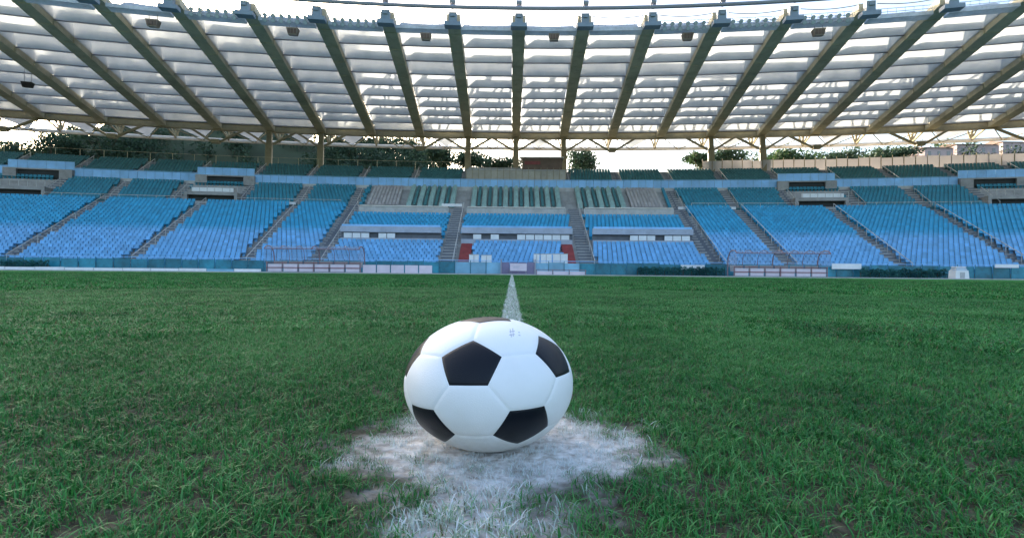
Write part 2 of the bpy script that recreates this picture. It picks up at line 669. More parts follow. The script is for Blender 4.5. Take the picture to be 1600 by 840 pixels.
LOW_AISLES = [s * k for s in (7.0, 19.8, 26.7, 37.2, 48.0, 59.0, 70.0) for k in (-1, 1)]
MID_AISLES = [s * k for s in (20.2, 26.9, 34.0, 41.5, 48.5, 55.5, 62.5, 69.5) for k in (-1, 1)]
UP_AISLES = [PITCH_S * k for k in range(-10, 11) if k]
VOMS = (-58.0, -37.2, 37.2, 58.0)


def aisle(fn, n, s, w, name='aisle', m=None, rail=True, r0=0):
    mb = MB()
    for r in range(r0, n):
        b, z = fn(r)
        h = s_per_m(b) * w / 2
        z2 = fn(r + 1)[1] - z
        block(mb, s - h, s + h, b - 0.4, b + 0.401, z - 0.3, z + 0.03)
        block(mb, s - h, s + h, b + 0.0, b + 0.401, z + 0.032, z + z2 / 2)
    a = part(mb, name, m or M['stair'])
    if rail:
        rb = MB()
        pts = []
        for r in range(r0, n, 3):
            b, z = fn(r)
            h = s_per_m(b) * (w / 2 - 0.05)
            q = P(s + h, b, z)
            rb.tube([q, q + Vector((0, 0, 0.95))], 0.03, 5)
            pts.append(q + Vector((0, 0, 0.95)))
        rb.tube(pts, 0.04, 5)
        o = rb.build('handrail', M['concrete_lt'], None)
        o.parent = a
    return a


for s in LOW_AISLES:
    aisle(low, LOW_N, s, 1.4 if abs(s) < 21 else 0.95)
for s in MID_AISLES:
    aisle(mid, MID_N, s, 1.1)
for i, s in enumerate(UP_AISLES):
    aisle(upp, UP_N, s, 1.0 if i % 2 else 0.7)
for s in (-5.3, 5.3):
    aisle(low, 8, s, 1.2, 'red_stair', M['redcarpet'], False)
    mb = MB()
    (b0, z0), (b1, z1) = low(0), low(7)
    for i in range(7):
        (b0, z0), (b1, z1) = low(i), low(i + 1)
        mb.hexa([P(s - .58, b0, z0 + .33), P(s + .58, b0, z0 + .33), P(s + .58, b1 - .002, z1 + .33), P(s - .58, b1 - .002, z1 + .33),
                 P(s - .58, b0, z0 + .40), P(s + .58, b0, z0 + .40), P(s + .58, b1 - .002, z1 + .40), P(s - .58, b1 - .002, z1 + .40)])
    part(mb, 'red_carpet', M['redcarpet'])

# walls across the middle sections of the lower bank
for a, c in ((-18.7, -8.1), (-5.95, 5.95), (8.1, 18.7)):
    z0, z1 = at(800, 374, 54.2)[1], at(800, 356, 54.2)[1]
    mb = MB()
    block(mb, a, c, 54.1, 54.5, z0 - 1.2, z0)
    block(mb, a, c, 54.0, 54.6, (z0 + z1) / 2, z1)
    w = part(mb, 'box_wall', M['wall_lt'])
    part(block(MB(), a, c, 54.46, 54.6, z0 + 0.002, (z0 + z1) / 2 - 0.002), 'shaded_recess', M['stair'], w)  # back of the recess darkened, its shade put into the colour
    rail = block(MB(), a + 0.1, c - 0.1, 54.2, 54.3, z1 + 0.004, z1 + 0.22)
    part(rail, 'wall_coping', M['parapet'], w)
    ss_ = span(a + 0.3, c - 0.3, 0.95)
    for i, (p, q) in enumerate(zip(ss_, ss_[1:])):
        if (a < -10 and i > 5) or (a > 7 and i < 4) or rnd.random() < 0.12:
            continue
        part(block(MB(), p + 0.04, q - 0.04, 54.1, 54.3, z0 + 0.01, (z0 + z1) / 2 - 0.1), 'window', M['white'], w)
    z0, z1 = at(800, 334, 64.7)[1], at(800, 325, 64.7)[1]
    w = part(block(MB(), a, c, 64.6, 64.9, z0 - 1.0, z1), 'box_wall', M['concrete_lt'])
    part(block(MB(), a + 0.1, c - 0.1, 64.5, 64.98, z1 + 0.004, z1 + 0.16), 'wall_coping', M['cream'], w)
# front rail of the middle bank
for a, c in ((-72, -61.5), (-54.5, -40.7), (-33.7, -21.5), (21.5, 33.7), (40.7, 54.5), (61.5, 72)):
    part(block(MB(), a, c, 68.3, 68.45, 8.85, 9.35), 'walkway_wall', M['seat_dark_shade'])
    mb = MB()
    pts = [P(s, 68.4, 10.0) for s in span(a, c, 2)]
    mb.tube(pts, 0.035, 5)
    for q in pts:
        mb.tube([q - Vector((0, 0, 0.45)), q], 0.03, 5)
    part(mb, 'walkway_rail', M['concrete_lt'])
for px0, px1, py in ((432, 462, 317), (1122, 1150, 325), (1180, 1202, 325), (1060, 1074, 325), (690, 722, 320), (975, 990, 326)):
    s0, z = at(px0, py, 68.0)
    s1, _ = at(px1, py, 68.0)
    part(block(MB(), s0, s1, 67.95, 68.1, z - 0.18, z + 0.18), 'banner', M['white'])

# parapet of the upper bank: single blue panels on a concrete edge
PAR_Z = 13.55
part(block(MB(), -SMAX, SMAX, 76.8, 77.3, 12.6, PAR_Z), 'parapet_edge', M['concrete_lt'])


def near_vom(s, w):
    return any(abs(s - v) < w for v in VOMS)


ps = span(-72, 72, 0.98)
for a, c in zip(ps, ps[1:]):
    m_ = (a + c) / 2
    up = 0.95 if near_vom(m_, 3.6) else 0.0
    if 14.0 < abs(m_) < 18.6:
        mb = block(MB(), a + 0.02, c - 0.02, 76.86, 76.96, PAR_Z - 0.55, PAR_Z + 1.22)
    else:
        mb = block(MB(), a + 0.02, c - 0.02, 76.86, 76.96, PAR_Z + 0.004 + up, PAR_Z + 1.18 + up)
    part(mb, 'parapet_panel', M['parapet'])
mb = MB()
mb.tube([P(s, 77.05, PAR_Z + 1.3) for s in span(-72, 72, 2)], 0.03, 5)
part(mb, 'parapet_rail', M['parapet'])

for v in VOMS:
    k = s_per_m(76.5)
    w, ow = 4.2 * k, 2.6 * k
    mb = MB()
    block(mb, v - w, v - ow, 76.3, 76.84, 13.0, PAR_Z + 0.9)
    block(mb, v + ow, v + w, 76.3, 76.84, 13.0, PAR_Z + 0.9)
    block(mb, v - ow, v + ow, 76.3, 76.84, PAR_Z + 0.72, PAR_Z + 0.9)
    ent = part(mb, 'upper_entrance', M['concrete'])
    part(block(MB(), v - ow + 0.01, v + ow - 0.01, 76.72, 76.83, PAR_Z - 0.55, PAR_Z + 0.71), 'shade_panel', M['dark'], ent)  # solid dark slab painting the shade of the doorway
    k = s_per_m(71)
    w = 3.5 * k
    mb = MB()
    block(mb, v - w, v - w + 0.35, 70.2, 75.6, 9.0, 11.0)
    block(mb, v + w - 0.35, v + w, 70.2, 75.6, 9.0, 11.0)
    block(mb, v - w + 0.355, v + w - 0.355, 70.2, 75.6, 10.55, 10.98)
    ent = part(mb, 'lower_entrance', M['concrete'])
    part(block(MB(), v - w + 0.36, v + w - 0.36, 70.9, 71.0, 9.0, 10.54), 'shade_panel', M['dark'], ent)  # dark slab across the entrance, standing in for its unlit inside
    mb = MB()
    for i, q in enumerate(span(v - w, v + w, 0.9)):
        c0 = P(q, 70.3, 11.0)
        mb.tube([c0, c0 + Vector((0, 0, 0.75))], 0.03, 5)
    mb.tube([P(v - w, 70.3, 11.75), P(v + w, 70.3, 11.75)], 0.04, 5)
    part(mb, 'railing', M['concrete_lt'], ent)
    if abs(v) < 40:
        part(block(MB(), v - w + 0.8, v + w - 0.5, 70.4, 70.5, 11.05, 11.6), 'banner', M['white'], ent)

# ------------------------------------------------------------------ seats
SEAT_V, SEAT_F = [], []


def seat_mesh():
    mb = MB()
    mb.box((0, -0.02, 0.36), (0.44, 0.36, 0.06))
    # shaped backrest, curved in plan
    xs = [-0.22, -0.11, 0.11, 0.22]
    dy = [0.10, 0.16, 0.16, 0.10]
    base = len(mb.v)
    for t in (0.0, 0.05):
        for z, lean in ((0.40, 0.0), (0.78, 0.07)):
            for x, d in zip(xs, dy):
                mb.v.append((x * (0.92 if z > 0.5 else 1), d + lean + t, z))
    for j in range(3):
        a = base + j
        mb.f.append((a, a + 1, a + 5, a + 4))
        mb.f.append((a + 9, a + 8, a + 12, a + 13))
        mb.f.append((a + 4, a + 5, a + 13, a + 12))
    mb.f.append((base, base + 4, base + 12, base + 8))
    mb.f.append((base + 3, base + 11, base + 15, base + 7))
    mb.box((0, 0.12, 0.0), (0.30, 0.05, 0.36))
    return mb


SEAT = seat_mesh()
SV = np.array(SEAT.v)
SFc = SEAT.f


def seat_spots(fn, rows, aisles, lo, hi, gap, skip=lambda s, r: False, pitch=0.5):
    out = []
    for r in rows:
        b, z = fn(r)
        k = s_per_m(b)
        n = int((hi - lo) / (pitch * k))
        for i in range(n):
            s = lo + (i + 0.5) * pitch * k
            if any(abs(s - a) < (gap(a) + 0.25) * k for a in aisles) or skip(s, r):
                continue
            out.append((s, b, z))
    return out


def fade_of(s, b):
    r = (b - LOW_B) / TREAD
    return min(1.0, max(0.0, (FADE - (0 if abs(s) > 19 else 3) - r) / 3.0 + 0.5 + rnd.uniform(-0.12, 0.12)))


def seat_attrs(me, tint, fade):
    for nm, v in (('tint', tint), ('fade', fade)):
        me.attributes.new(nm, 'FLOAT', 'POINT').data.foreach_set('value', v)


def seat_mass(name, spots, m, label, cat='seats'):
    n = len(spots)
    V = np.zeros((n, len(SV), 3))
    for i, (s, b, z) in enumerate(spots):
        a = angle(s, b)
        c, sn = math.cos(a), math.sin(a)
        p = P(s, b, z)
        f = 1.0 + rnd.uniform(-0.03, 0.03)
        V[i, :, 0] = p.x + (c * SV[:, 0] - sn * SV[:, 1])
        V[i, :, 1] = p.y + (sn * SV[:, 0] + c * SV[:, 1])
        V[i, :, 2] = p.z + SV[:, 2] * f
    faces = []
    nv = len(SV)
    for i in range(n):
        o = i * nv
        faces += [tuple(o + q for q in f) for f in SFc]
    me = bpy.data.meshes.new(name)
    me.from_pydata(V.reshape(-1, 3).tolist(), [], faces)
    me.materials.append(m)
    t = [min(1.0, max(0.0, rnd.gauss(0.5, 0.22))) for _ in range(n)]
    seat_attrs(me, np.repeat(t, nv), np.repeat([fade_of(q[0], q[1]) for q in spots], nv))
    o = bpy.data.objects.new(name, me)
    COL.objects.link(o)
    tag(o, label, cat, None, 'stuff')
    return o


FADE = 11
lgap = lambda a: 0.72 if abs(a) < 21 else 0.48
red_skip = lambda s, r: (r < 8 and 4.6 < abs(s) < 6.2) or (abs(s) < 19 and r in (8, 9, 20, 21)) or (abs(s) < 19 and r > 20)
all_low = seat_spots(low, range(0, LOW_N), LOW_AISLES, -70, 70, lgap, red_skip)
FADE = 11
pale, blue = [], []
for q in all_low:
    r = round((q[1] - LOW_B) / TREAD)
    (pale if r + rnd.uniform(-1.6, 1.6) < FADE - (0 if abs(q[0]) > 19 else 3) else blue).append(q)


def vis_key(q):
    p = P(*q)
    return p.y + (100 if abs(p.x / p.y) > 1.05 else 0)


front = [q for q in pale if round((q[1] - LOW_B) / TREAD) in (1, 2) and abs(P(*q).x / P(*q).y) < 1.04]
front.sort(key=lambda q: abs(q[0]))
front = front[:300]
fs = set(front)
pale = [q for q in pale if q not in fs]
seat_mes = []
for i in range(5):
    seat_me = SEAT.mesh('front_row_seat', M['seat_pale'])
    seat_attrs(seat_me, [0.25 + 0.12 * i] * len(SV), [0.92 + 0.02 * i] * len(SV))
    seat_mes.append(seat_me)
for s, b, z in front:
    seat_me = rnd.choice(seat_mes)
    o = bpy.data.objects.new('stadium_seat', seat_me)
    COL.objects.link(o)
    o.location = P(s, b, z)
    o.rotation_euler = (0, 0, angle(s, b))
    where = next(w for lim, w in ((-37.2, 'towards the wooded hill end'), (-26.7, 'beyond the shelter on the wooded hill side'), (-19.8, 'behind the shelter beside the white boards'), (-7, 'behind the row of five white boards'),
                                  (7, 'between the two red stairs'), (19.8, 'above the hedge between red stair and shelter'), (26.7, 'behind the shelter beside the hedge'), (37.2, 'past the shelter towards the booth'), (999, 'above the long hedge by the booth')) if s < lim)
    row = 'second row' if b < LOW_B + 1.2 * TREAD else 'third row'
    tag(o, 'pale blue seat, %s up, %s' % (row, where), 'seat', 'pale seats %s, %s' % (row, where))
seat_mass('pale_blue_seating', pale, M['seat_pale'], 'bank of pale faded blue seats low in the grandstand')
seat_mass('blue_seating', blue, M['seat_pale'], 'bank of strong blue seats in the upper half of the lower tier')
mid_skip = lambda s, r: abs(s) < 19.0 or (near_vom(s, 3.4) and r < 8)
seat_mass('shade_toned_seating', seat_spots(mid, range(MID_N), MID_AISLES, -72, 72, lambda a: 0.6, mid_skip), M['seat_teal_shade'],
          'narrow bank of blue seats with shade put into their teal tone under the blue parapet')
seat_mass('grey_seating', seat_spots(mid, range(MID_N), [], -18.6, -14.4, lambda a: 0) + seat_spots(mid, range(MID_N), [], 14.4, 18.6, lambda a: 0),
          M['seat_grey'], 'two square blocks of grey seats flanking the press desks')
up_skip = lambda s, r: abs(s) < 6.9 or (near_vom(s, 2.7) and r < 1)
seat_mass('dark_shade_seating', seat_spots(upp, range(UP_N), UP_AISLES, -74, 74, lambda a: 0.5, up_skip), M['seat_dark_shade'],
          'top bank of blue seats with shade put into their dark teal tone beneath the roof edge')

# press desks in radial columns
dm = MB()
dm.box((0, 0, 0.68), (0.70, 0.46, 0.05))
dm.box((-0.32, 0.02, 0.0), (0.04, 0.40, 0.675))
dm.box((0.32, 0.02, 0.0), (0.04, 0.40, 0.675))
dm.box((0, -0.18, 0.12), (0.60, 0.03, 0.55))
dm.box((0.05, 0.05, 0.735), (0.36, 0.05, 0.24))
desk_me = dm.mesh('press_desk', M['mint'])
for s in span(-13.4, 13.4, 1.34):
    if 6.1 < abs(s) < 7.9:
        continue
    for r in range(MID_N):
        b, z = mid(r)
        o = bpy.data.objects.new('press_desk', desk_me)
        COL.objects.link(o)
        o.location = P(s, b, z)
        o.rotation_euler = (0, 0, angle(s, b))
        where = 'in the block above the tunnel gate' if abs(s) < 7 else ('in the block nearer the wooded hill' if s < 0 else 'in the block nearer the cream fence')
        tier = 'lower' if r < 3 else ('middle' if r < 6 else 'upper')
        tag(o, 'mint press desk with small screen, %s rows, %s' % (tier, where), 'desk', 'press desks, %s rows, %s' % (tier, where))
seat_mass('press_chairs', [(s + 0.67, b - 0.25, z) for s in span(-13.4, 13.4, 1.34) for b, z in [mid(r) for r in range(MID_N)] if not 5.6 < abs(s + 0.67) < 8.3 and abs(s + 0.67) < 13.6],
          M['seat_dark_shade'], 'dark teal chairs between the columns of press desks')

# ------------------------------------------------------------------ press box at the top
pb = tag(empty('press_box', P(0, 78.4, 13.6)), 'tan panelled press box behind the parapet between two roof columns', 'press box')
z0, z1 = 14.0, at(800, 266, 78.4)[1]
part(block(MB(), -6.7, 6.7, 78.5, 81.0, z0, z1), 'wall', M['glass_tan'], pb)
ps = span(-6.7, 6.7, 0.84)
for a, c in zip(ps, ps[1:]):
    part(block(MB(), a + 0.03, c - 0.03, 78.40, 78.49, z0 + 0.1, z1 - 0.05), 'front_panel', M['tan'], pb)
for q in ps:
    part(block(MB(), q - 0.028, q + 0.028, 78.3, 78.48, z0, z1 + 0.45), 'mullion', M['steel_warm'], pb)
rf = part(block(MB(), -6.8, 6.8, 78.35, 81.4, z1 + 0.004, z1 + 0.12), 'roof', M['concrete_lt'], pb)
cab = tag(empty('rooftop_cabin', P(3.6, 83, 17)), 'brown rooftop cabin with red stripe standing on the press box level', 'cabin')
zc0, zc1 = 16.9, at(860, 247, 83)[1]
part(block(MB(), 0.9, 6.4, 83, 86, zc0, zc1), 'wall', M['brown'], cab)
part(block(MB(), 1.2, 3.4, 82.9, 82.99, zc1 - 1.1, zc1 - 0.55), 'red_stripe', M['red'], cab)
part(block(MB(), 0.7, 6.6, 82.7, 86.3, zc1 + 0.004, zc1 + 0.18), 'roof', M['cream'], cab)
part(block(MB(), 1.4, 3.2, 82.9, 82.99, zc0 + 0.5, zc0 + 0.75), 'window', M['lens'], cab)
part(block(MB(), 4.0, 5.8, 82.9, 82.99, zc0 + 0.5, zc0 + 0.75), 'window', M['lens'], cab)
low_wall = MB()
block(low_wall, -6.6, 0.85, 84.0, 84.2, 15.0, 18.2)
part(low_wall, 'back_wall', M['concrete'], None)
part(block(MB(), 0.9, 6.6, 81.45, 88.5, 15.0, 16.88), 'roof_deck', M['concrete'], None)

# ------------------------------------------------------------------ fence along the top on one side
fence = tag(empty('panel_fence', P(40, 89.4, 20)), 'cream panel fence with thin posts along the stand top below the houses', 'fence')
fs_ = span(26.5, 74, 1.35)
for a, c in zip(fs_, fs_[1:]):
    part(block(MB(), a + 0.05, c - 0.05, 89.4, 89.46, 18.4, at(1300, 248, 89.4)[1] + rnd.uniform(-0.08, 0.08)), 'fence_panel', M['fence'], fence)
for q in fs_:
    p = P(q, 89.3, 18.0)
    part(MB().tube([p, p + Vector((0, 0, 2.9))], 0.05, 5), 'post', M['steel_warm'], fence)
fence = tag(empty('panel_fence', P(-40, 89.4, 20)), 'dark green mesh fence along the stand top below the wooded hill', 'fence')
for q in span(-74, -9, 2.7):
    p = P(q, 89.3, 18.0)
    part(MB().tube([p, p + Vector((0, 0, 2.2))], 0.05, 5), 'post', M['steel'], fence)
part(MB().tube([P(q, 89.3, 20.2) for q in span(-74, -9, 2.7)], 0.03, 5), 'rail', M['steel'], fence)

# ------------------------------------------------------------------ the roof
ROOF_RING = True
RB0, RB1 = 52.0, 91.0
def RZ(b):
    return 28.25 - 0.058 * (b - 52)


roof = tag(empty('stadium_roof', P(0, 91, 26)), 'stadium roof of white membrane vaults between olive radial ribs', 'roof')
KMAX = 11
ROWS = [56.0 + 3.75 * i for i in range(10)]


def beam(mb, p, q, w, h):
    p, q = Vector(p), Vector(q)
    t = (q - p).normalized()
    u = t.cross(Vector((0, 0, 1))).normalized() * (w / 2)
    v = u.cross(t).normalized() * (h / 2)
    mb.hexa([p - u - v, q - u - v, q + u - v, p + u - v, p - u + v, q - u + v, q + u + v, p + u + v])
    return mb


for k in range(-KMAX, KMAX + 1):
    s = k * PITCH_S
    p, q = P(s, 53.3, RZ(53.3) - 0.2), P(s, RB1, RZ(RB1) - 0.2)
    rib = part(beam(MB(), p, q, 1.45, 0.85), 'rib', M['steel'], roof)
    # flange plates every bay row, and the end clamp
    mb = MB()
    u = tang(s, 70)
    for b in ROWS[:-1]:
        c = P(s, b, RZ(b) - 0.35)
        mb.box((c.x, c.y, c.z - 0.32), (1.54, 0.16, 0.8), angle(s, b))
    part(mb, 'stiffener', M['steel'], rib)
    c = P(s, 52.7, RZ(52) - 1.15)
    mb = MB()
    mb.box(c, (0.85, 0.6, 1.05), angle(s, 52))
    mb.box(c - Vector((0, 0, 0.45)), (1.75, 0.9, 0.42), angle(s, 52))
    mb.box(c + Vector((0, -0.38, 0.55)), (0.5, 0.1, 0.35), angle(s, 52))
    part(mb, 'end_clamp', M['clamp'], rib)
    t0 = P(s, 52.2, RZ(52) + 0.12)
    mb = MB()
    mb.tube([t0, t0 + Vector((0, 0, 0.95))], 0.13, 6)
    mb.tube([t0 + Vector((-0.3, 0, 0.75)), t0 + Vector((0.3, 0, 0.75))], 0.3, 8)
    part(mb, 'post', M['pipe'], rib)

zr = at(810, 12, 52.0)[1]
part(MB().tube([P(s, 52.0, zr) for s in span(-KMAX * PITCH_S, KMAX * PITCH_S, PITCH_S / 2)], 0.21, 8), 'tension_ring', M['pipe'], roof)
for kk in range(-KMAX, KMAX):
    a, c = kk * PITCH_S + 0.8, (kk + 1) * PITCH_S - 0.8
    zz = at(810, 25, 53)[1]
    pts = [P(a + (c - a) * i / 8, 53, zz - 0.22 * math.sin(math.pi * i / 8)) for i in range(9)]
    part(MB().tube(pts, 0.045, 5), 'cable', M['steel_warm'], roof)
    # catwalk between the ribs
    zt, zb = at(810, 37, 54.8)[1], at(810, 51, 54.8)[1]
    mb = MB()
    for g_ in range(7):
        block(mb, a - 0.1, c + 0.1, 54.36 + 0.17 * g_, 54.36 + 0.17 * g_ + 0.05, zb + 0.02, zb + 0.1)
    block(mb, a - 0.1, c + 0.1, 54.30, 54.34, zb, zb + 0.38)
    cw = part(mb, 'catwalk', M['catwalk'], roof)
    part(block(MB(), a - 0.1, c + 0.1, 55.4, 55.44, zb + 0.12, zt - 0.05), 'kick_plate', M['catwalk'], cw)
    mb = MB()
    for zz in (zt, (zt + zb) / 2 + 0.15):
        mb.tube([P(q, 54.34, zz) for q in span(a, c, 2)], 0.035, 5)
    for q in span(a, c, 0.75):
        mb.tube([P(q, 54.34, zb), P(q, 54.34, zt)], 0.025, 4)
    part(mb, 'railing', M['catwalk'], cw)

NU = 12
VS = [0, .12, .25, .4, .54, .65, .73, .79, .84, .88, .915, .945, .97, .987, 1]
NV = len(VS) - 1


def membrane(k, j):
    s0, s1 = k * PITCH_S, (k + 1) * PITCH_S
    b0, b1 = ROWS[j] + 0.06, ROWS[j + 1] - 0.06
    mb = MB()
    us = [0, 0.006, 0.012, 0.03] + [0.03 + 0.94 * i / NU for i in range(1, NU)] + [0.97, 0.988, 0.994, 1]
    rise = 1.85 + rnd.uniform(-0.12, 0.12)
    for u in us:
        e = min(u, 1 - u)
        ramp = min(1.0, 0.86 + 0.14 * e / 0.03) if e > 0.005 else 0.0
        sag = 1 - 0.05 * math.sin(math.pi * u)
        for v in VS:
            b = b0 + (b1 - b0) * v
            # leaning barrel vault, steeper on the outer side
            if v < 0.7:
                arch = math.sin(math.pi / 2 * v / 0.7)
            else:
                arch = max(0.0, math.cos(math.pi / 2 * (v - 0.7) / 0.3)) ** 0.75
            mb.v.append(tuple(P(s0 + 0.68 + (s1 - s0 - 1.36) * u, b, RZ(b) + 0.02 + rise * arch * ramp * sag)))
    n = NV + 1
    for a in range(len(us) - 1):
        for i in range(NV):
            q = a * n + i
            mb.f.append((q, q + 1, q + n + 1, q + n))
    o = part(mb, 'membrane_panel', M['membrane'], roof, True)
    t = MB()
    t.tube([P(s0 + 0.5, ROWS[j + 1], RZ(ROWS[j + 1]) - 0.08), P(s1 - 0.5, ROWS[j + 1], RZ(ROWS[j + 1]) - 0.08)], 0.085, 6)
    t = t.build('cross_tube', M['pipe'], None, True)
    t.parent = o
    return o


for k in range(-KMAX, KMAX):
    for j in range(len(ROWS) - 1):
        membrane(k, j)

# outer edge: ring girder, eaves membrane, outer tube and the truss above
GZ = at(810, 209, 91.3)[1]
mbA = MB()
ks = [k * PITCH_S for k in range(-KMAX, KMAX + 1)]
for a, c in zip(ks, ks[1:]):
    part(block(MB(), a, c, 91.05, 91.75, GZ - 0.95, GZ + 0.6, 3.5), 'ring_girder', M['steel_warm'], roof)
    part(block(MB(), a + 0.4, c - 0.4, 90.85, 91.04, GZ + 0.1, GZ + 0.5, 3.5), 'gutter', M['concrete_lt'], roof)
BZ = at(810, 232, 98)[1]
pts = [P(s, 98, BZ) for s in span(ks[0], ks[-1], PITCH_S / 2)]
part(MB().tube(pts, 0.36, 8), 'outer_tube', M['cream'], roof)
CZ = 37.0
part(block(MB(), ks[0], ks[-1], 95.1, 95.9, CZ - 0.75, CZ + 0.75, PITCH_S / 2), 'upper_shade_chord', M['steel_warm'], roof)  # unseen truss chord, raised and made solid to shade a band of the membrane
for i, s in enumerate(ks):
    A, B, C = P(s, 91.4, GZ), P(s, 98, BZ), P(s, 95.5, CZ)
    part(MB().tube([A, C], 0.26, 6), 'truss_brace', M['steel_warm'], roof)
    part(MB().tube([B, C], 0.22, 6), 'truss_brace', M['steel_warm'], roof)
    part(MB().tube([A, B], 0.18, 6), 'truss_brace', M['steel_warm'], roof)
    if i < len(ks) - 1:
        h = s + PITCH_S / 2
        Cm, Bm = P(h, 95.5, CZ), P(h, 98, BZ)
        for q in (P(s, 91.4, GZ), P(s + PITCH_S, 91.4, GZ)):
            part(MB().tube([q, Cm], 0.18, 6), 'truss_brace', M['steel_warm'], roof)
            part(MB().tube([q - Vector((0, 0, 0.3)), Bm - Vector((0, 0, 0.2))], 0.09, 6), 'truss_brace', M['steel_warm'], roof)
        for q in (P(s, 98, BZ), P(s + PITCH_S, 98, BZ)):
            part(MB().tube([q, Cm], 0.15, 6), 'truss_brace', M['steel_warm'], roof)
        # triangular eaves cloth
        mb = MB()
        n = 5
        for r_ in range(n + 1):
            f = r_ / n
            l, rr = P(s + 0.3, 91.8, GZ + 0.1).lerp(P(h - 0.05, 97.7, BZ + 0.1), f), P(s + PITCH_S - 0.3, 91.8, GZ + 0.1).lerp(P(h + 0.05, 97.7, BZ + 0.1), f)
            for c_ in range(n + 1):
                q = l.lerp(rr, c_ / n)
                q.z += 0.35 * math.sin(math.pi * c_ / n) * (1 - f)
                mb.v.append(tuple(q))
        for r_ in range(n):
            for c_ in range(n):
                q = r_ * (n + 1) + c_
                mb.f.append((q, q + 1, q + n + 2, q + n + 1))
        if (i % 2) or s < -25:
            part(mb, 'eaves_cloth', M['membrane'], roof, True)

# columns with V arms
for k in (-5, -4, -1, 0, 1, 4, 5, -2, 2, -6, 6, -7.8, 7.8, 9.5, -9.5):
    s = k * PITCH_S
    zt = at(810, 234, 90)[1]
    hang = abs(k) in (2, 6, 7.8, 9.5)
    base = P(s, 89.8, zt - (0.6 if hang else 0) if hang else 16.5)
    top = P(s, 90.6, GZ - 0.96)
    if not hang:
        mb = MB()
        beam(mb, base, P(s, 90.2, zt), 1.05, 0.9)
        col = part(mb, 'column', M['steel_warm'], roof)
        mb = beam(MB(), P(s, 90.2, zt + 0.004), top, 0.85, 0.8)
        part(mb, 'column_head', M['steel_warm'], col)
    else:
        col = part(MB().box(P(s, 90.2, zt - 0.3), (1.3, 0.8, 0.7), angle(s, 90)), 'hanging_node', M['steel_warm'], roof)
    for sg in (-1, 1):
        part(beam(MB(), P(s + sg * 0.45, 90.3, zt), P(s + sg * 3.3, 90.9, GZ - 1.0), 0.36, 0.36), 'arm', M['steel_warm'], col)

# floodlights on the catwalk
lz = at(810, 40, 54.2)[1]
BAYS = {-5: 'roof bay farthest towards the wooded hill', -4: 'middle of the three lit bays on the hill side', -3: 'hill side bay closest to the roof centre',
        2: 'fence side bay closest to the roof centre', 3: 'middle of the three lit bays on the fence side', 4: 'roof bay farthest towards the cream fence'}
for k in (-5, -4, -3, 2, 3, 4):
    for row in range(2):
        for i in range(6):
            s = k * PITCH_S + 1.5 + i * 0.8
            p = P(s, 54.05, lz + 0.05 - 0.55 * row)
            t = tag(empty('floodlight', p, angle(s, 54)), 'round grey floodlight, %s row, %s' % (('upper', 'lower')[row], BAYS[k]), 'floodlight', 'floodlights, %s row, %s' % (('upper', 'lower')[row], BAYS[k]))
            mb = MB()
            d = Vector((0, -0.8, -0.6)).normalized()
            mb.tube([-d * 0.05, d * 0.28], 0.12, 10, 0.23)
            mb.build('housing', M['lamp'], t)
            MB().tube([d * 0.285, d * 0.30], 0.20, 10).build('lens', M['lens'], t)
            mb = MB()
            mb.tube([(-0.25, 0, 0), (-0.25, 0.22, 0.0), (0.25, 0.22, 0.0), (0.25, 0, 0)], 0.025, 4)
            mb.build('bracket', M['pipe'], t)

# loudspeaker clusters under the catwalk
SPK = ('farthest along towards the wooded hill', 'in the lit bay on the hill side', 'second bay from the roof centre towards the hill', 'in the centre bay over the tunnel gate', 'in the lit bay next to the roof centre', 'farthest along towards the cream fence', '')
for n, (px, py, what) in enumerate(((238, 36, 'rib by the hill'), (457, 49, ''), (665, 57, ''), (866, 58, ''), (1075, 57, ''), (1280, 50, ''), (42, 132, 'black'))):
    b = 55.0 if what != 'black' else 74.0
    s, z = at(px, py, b)
    p = P(s, b, z)
    t = empty('loudspeaker', p, angle(s, b))
    if what == 'black':
        tag(t, 'small black loudspeaker hung below a membrane vault far from the catwalk', 'loudspeaker')
        mat_ = M['black']
        top = RZ(b) + 0.6
    else:
        tag(t, 'brown loudspeaker cluster under the catwalk, %s' % SPK[n], 'loudspeaker', 'loudspeakers under the roof edge catwalk')
        mat_ = M['speaker']
        top = at(810, 51, 54.8)[1] + 0.02
    mb = MB()
    mb.hexa([(-0.45, -0.3, -0.45), (0.45, -0.3, -0.45), (0.45, 0.3, -0.35), (-0.45, 0.3, -0.35), (-0.62, -0.4, 0.3), (0.62, -0.4, 0.3), (0.62, 0.35, 0.3), (-0.62, 0.35, 0.3)])
    mb.build('cabinet', mat_, t)
    g = MB()
    for i in (-1, 0, 1):
        g.frame_box((i * 0.32 - 0.13, -0.42, -0.33), (0.26, 0, 0), (0, 0.05, 0), (0, 0.0, 0.5))
    g.build('grille', M['brown'] if what != 'black' else M['black'], t)
    h = MB()
    for sx in (-0.4, 0.4):
        h.tube([(sx, 0, 0.3), (sx, 0, max(0.45, top - z))], 0.03, 4)
    h.build('hanger', M['pipe'], t)

ROOF_RING = False
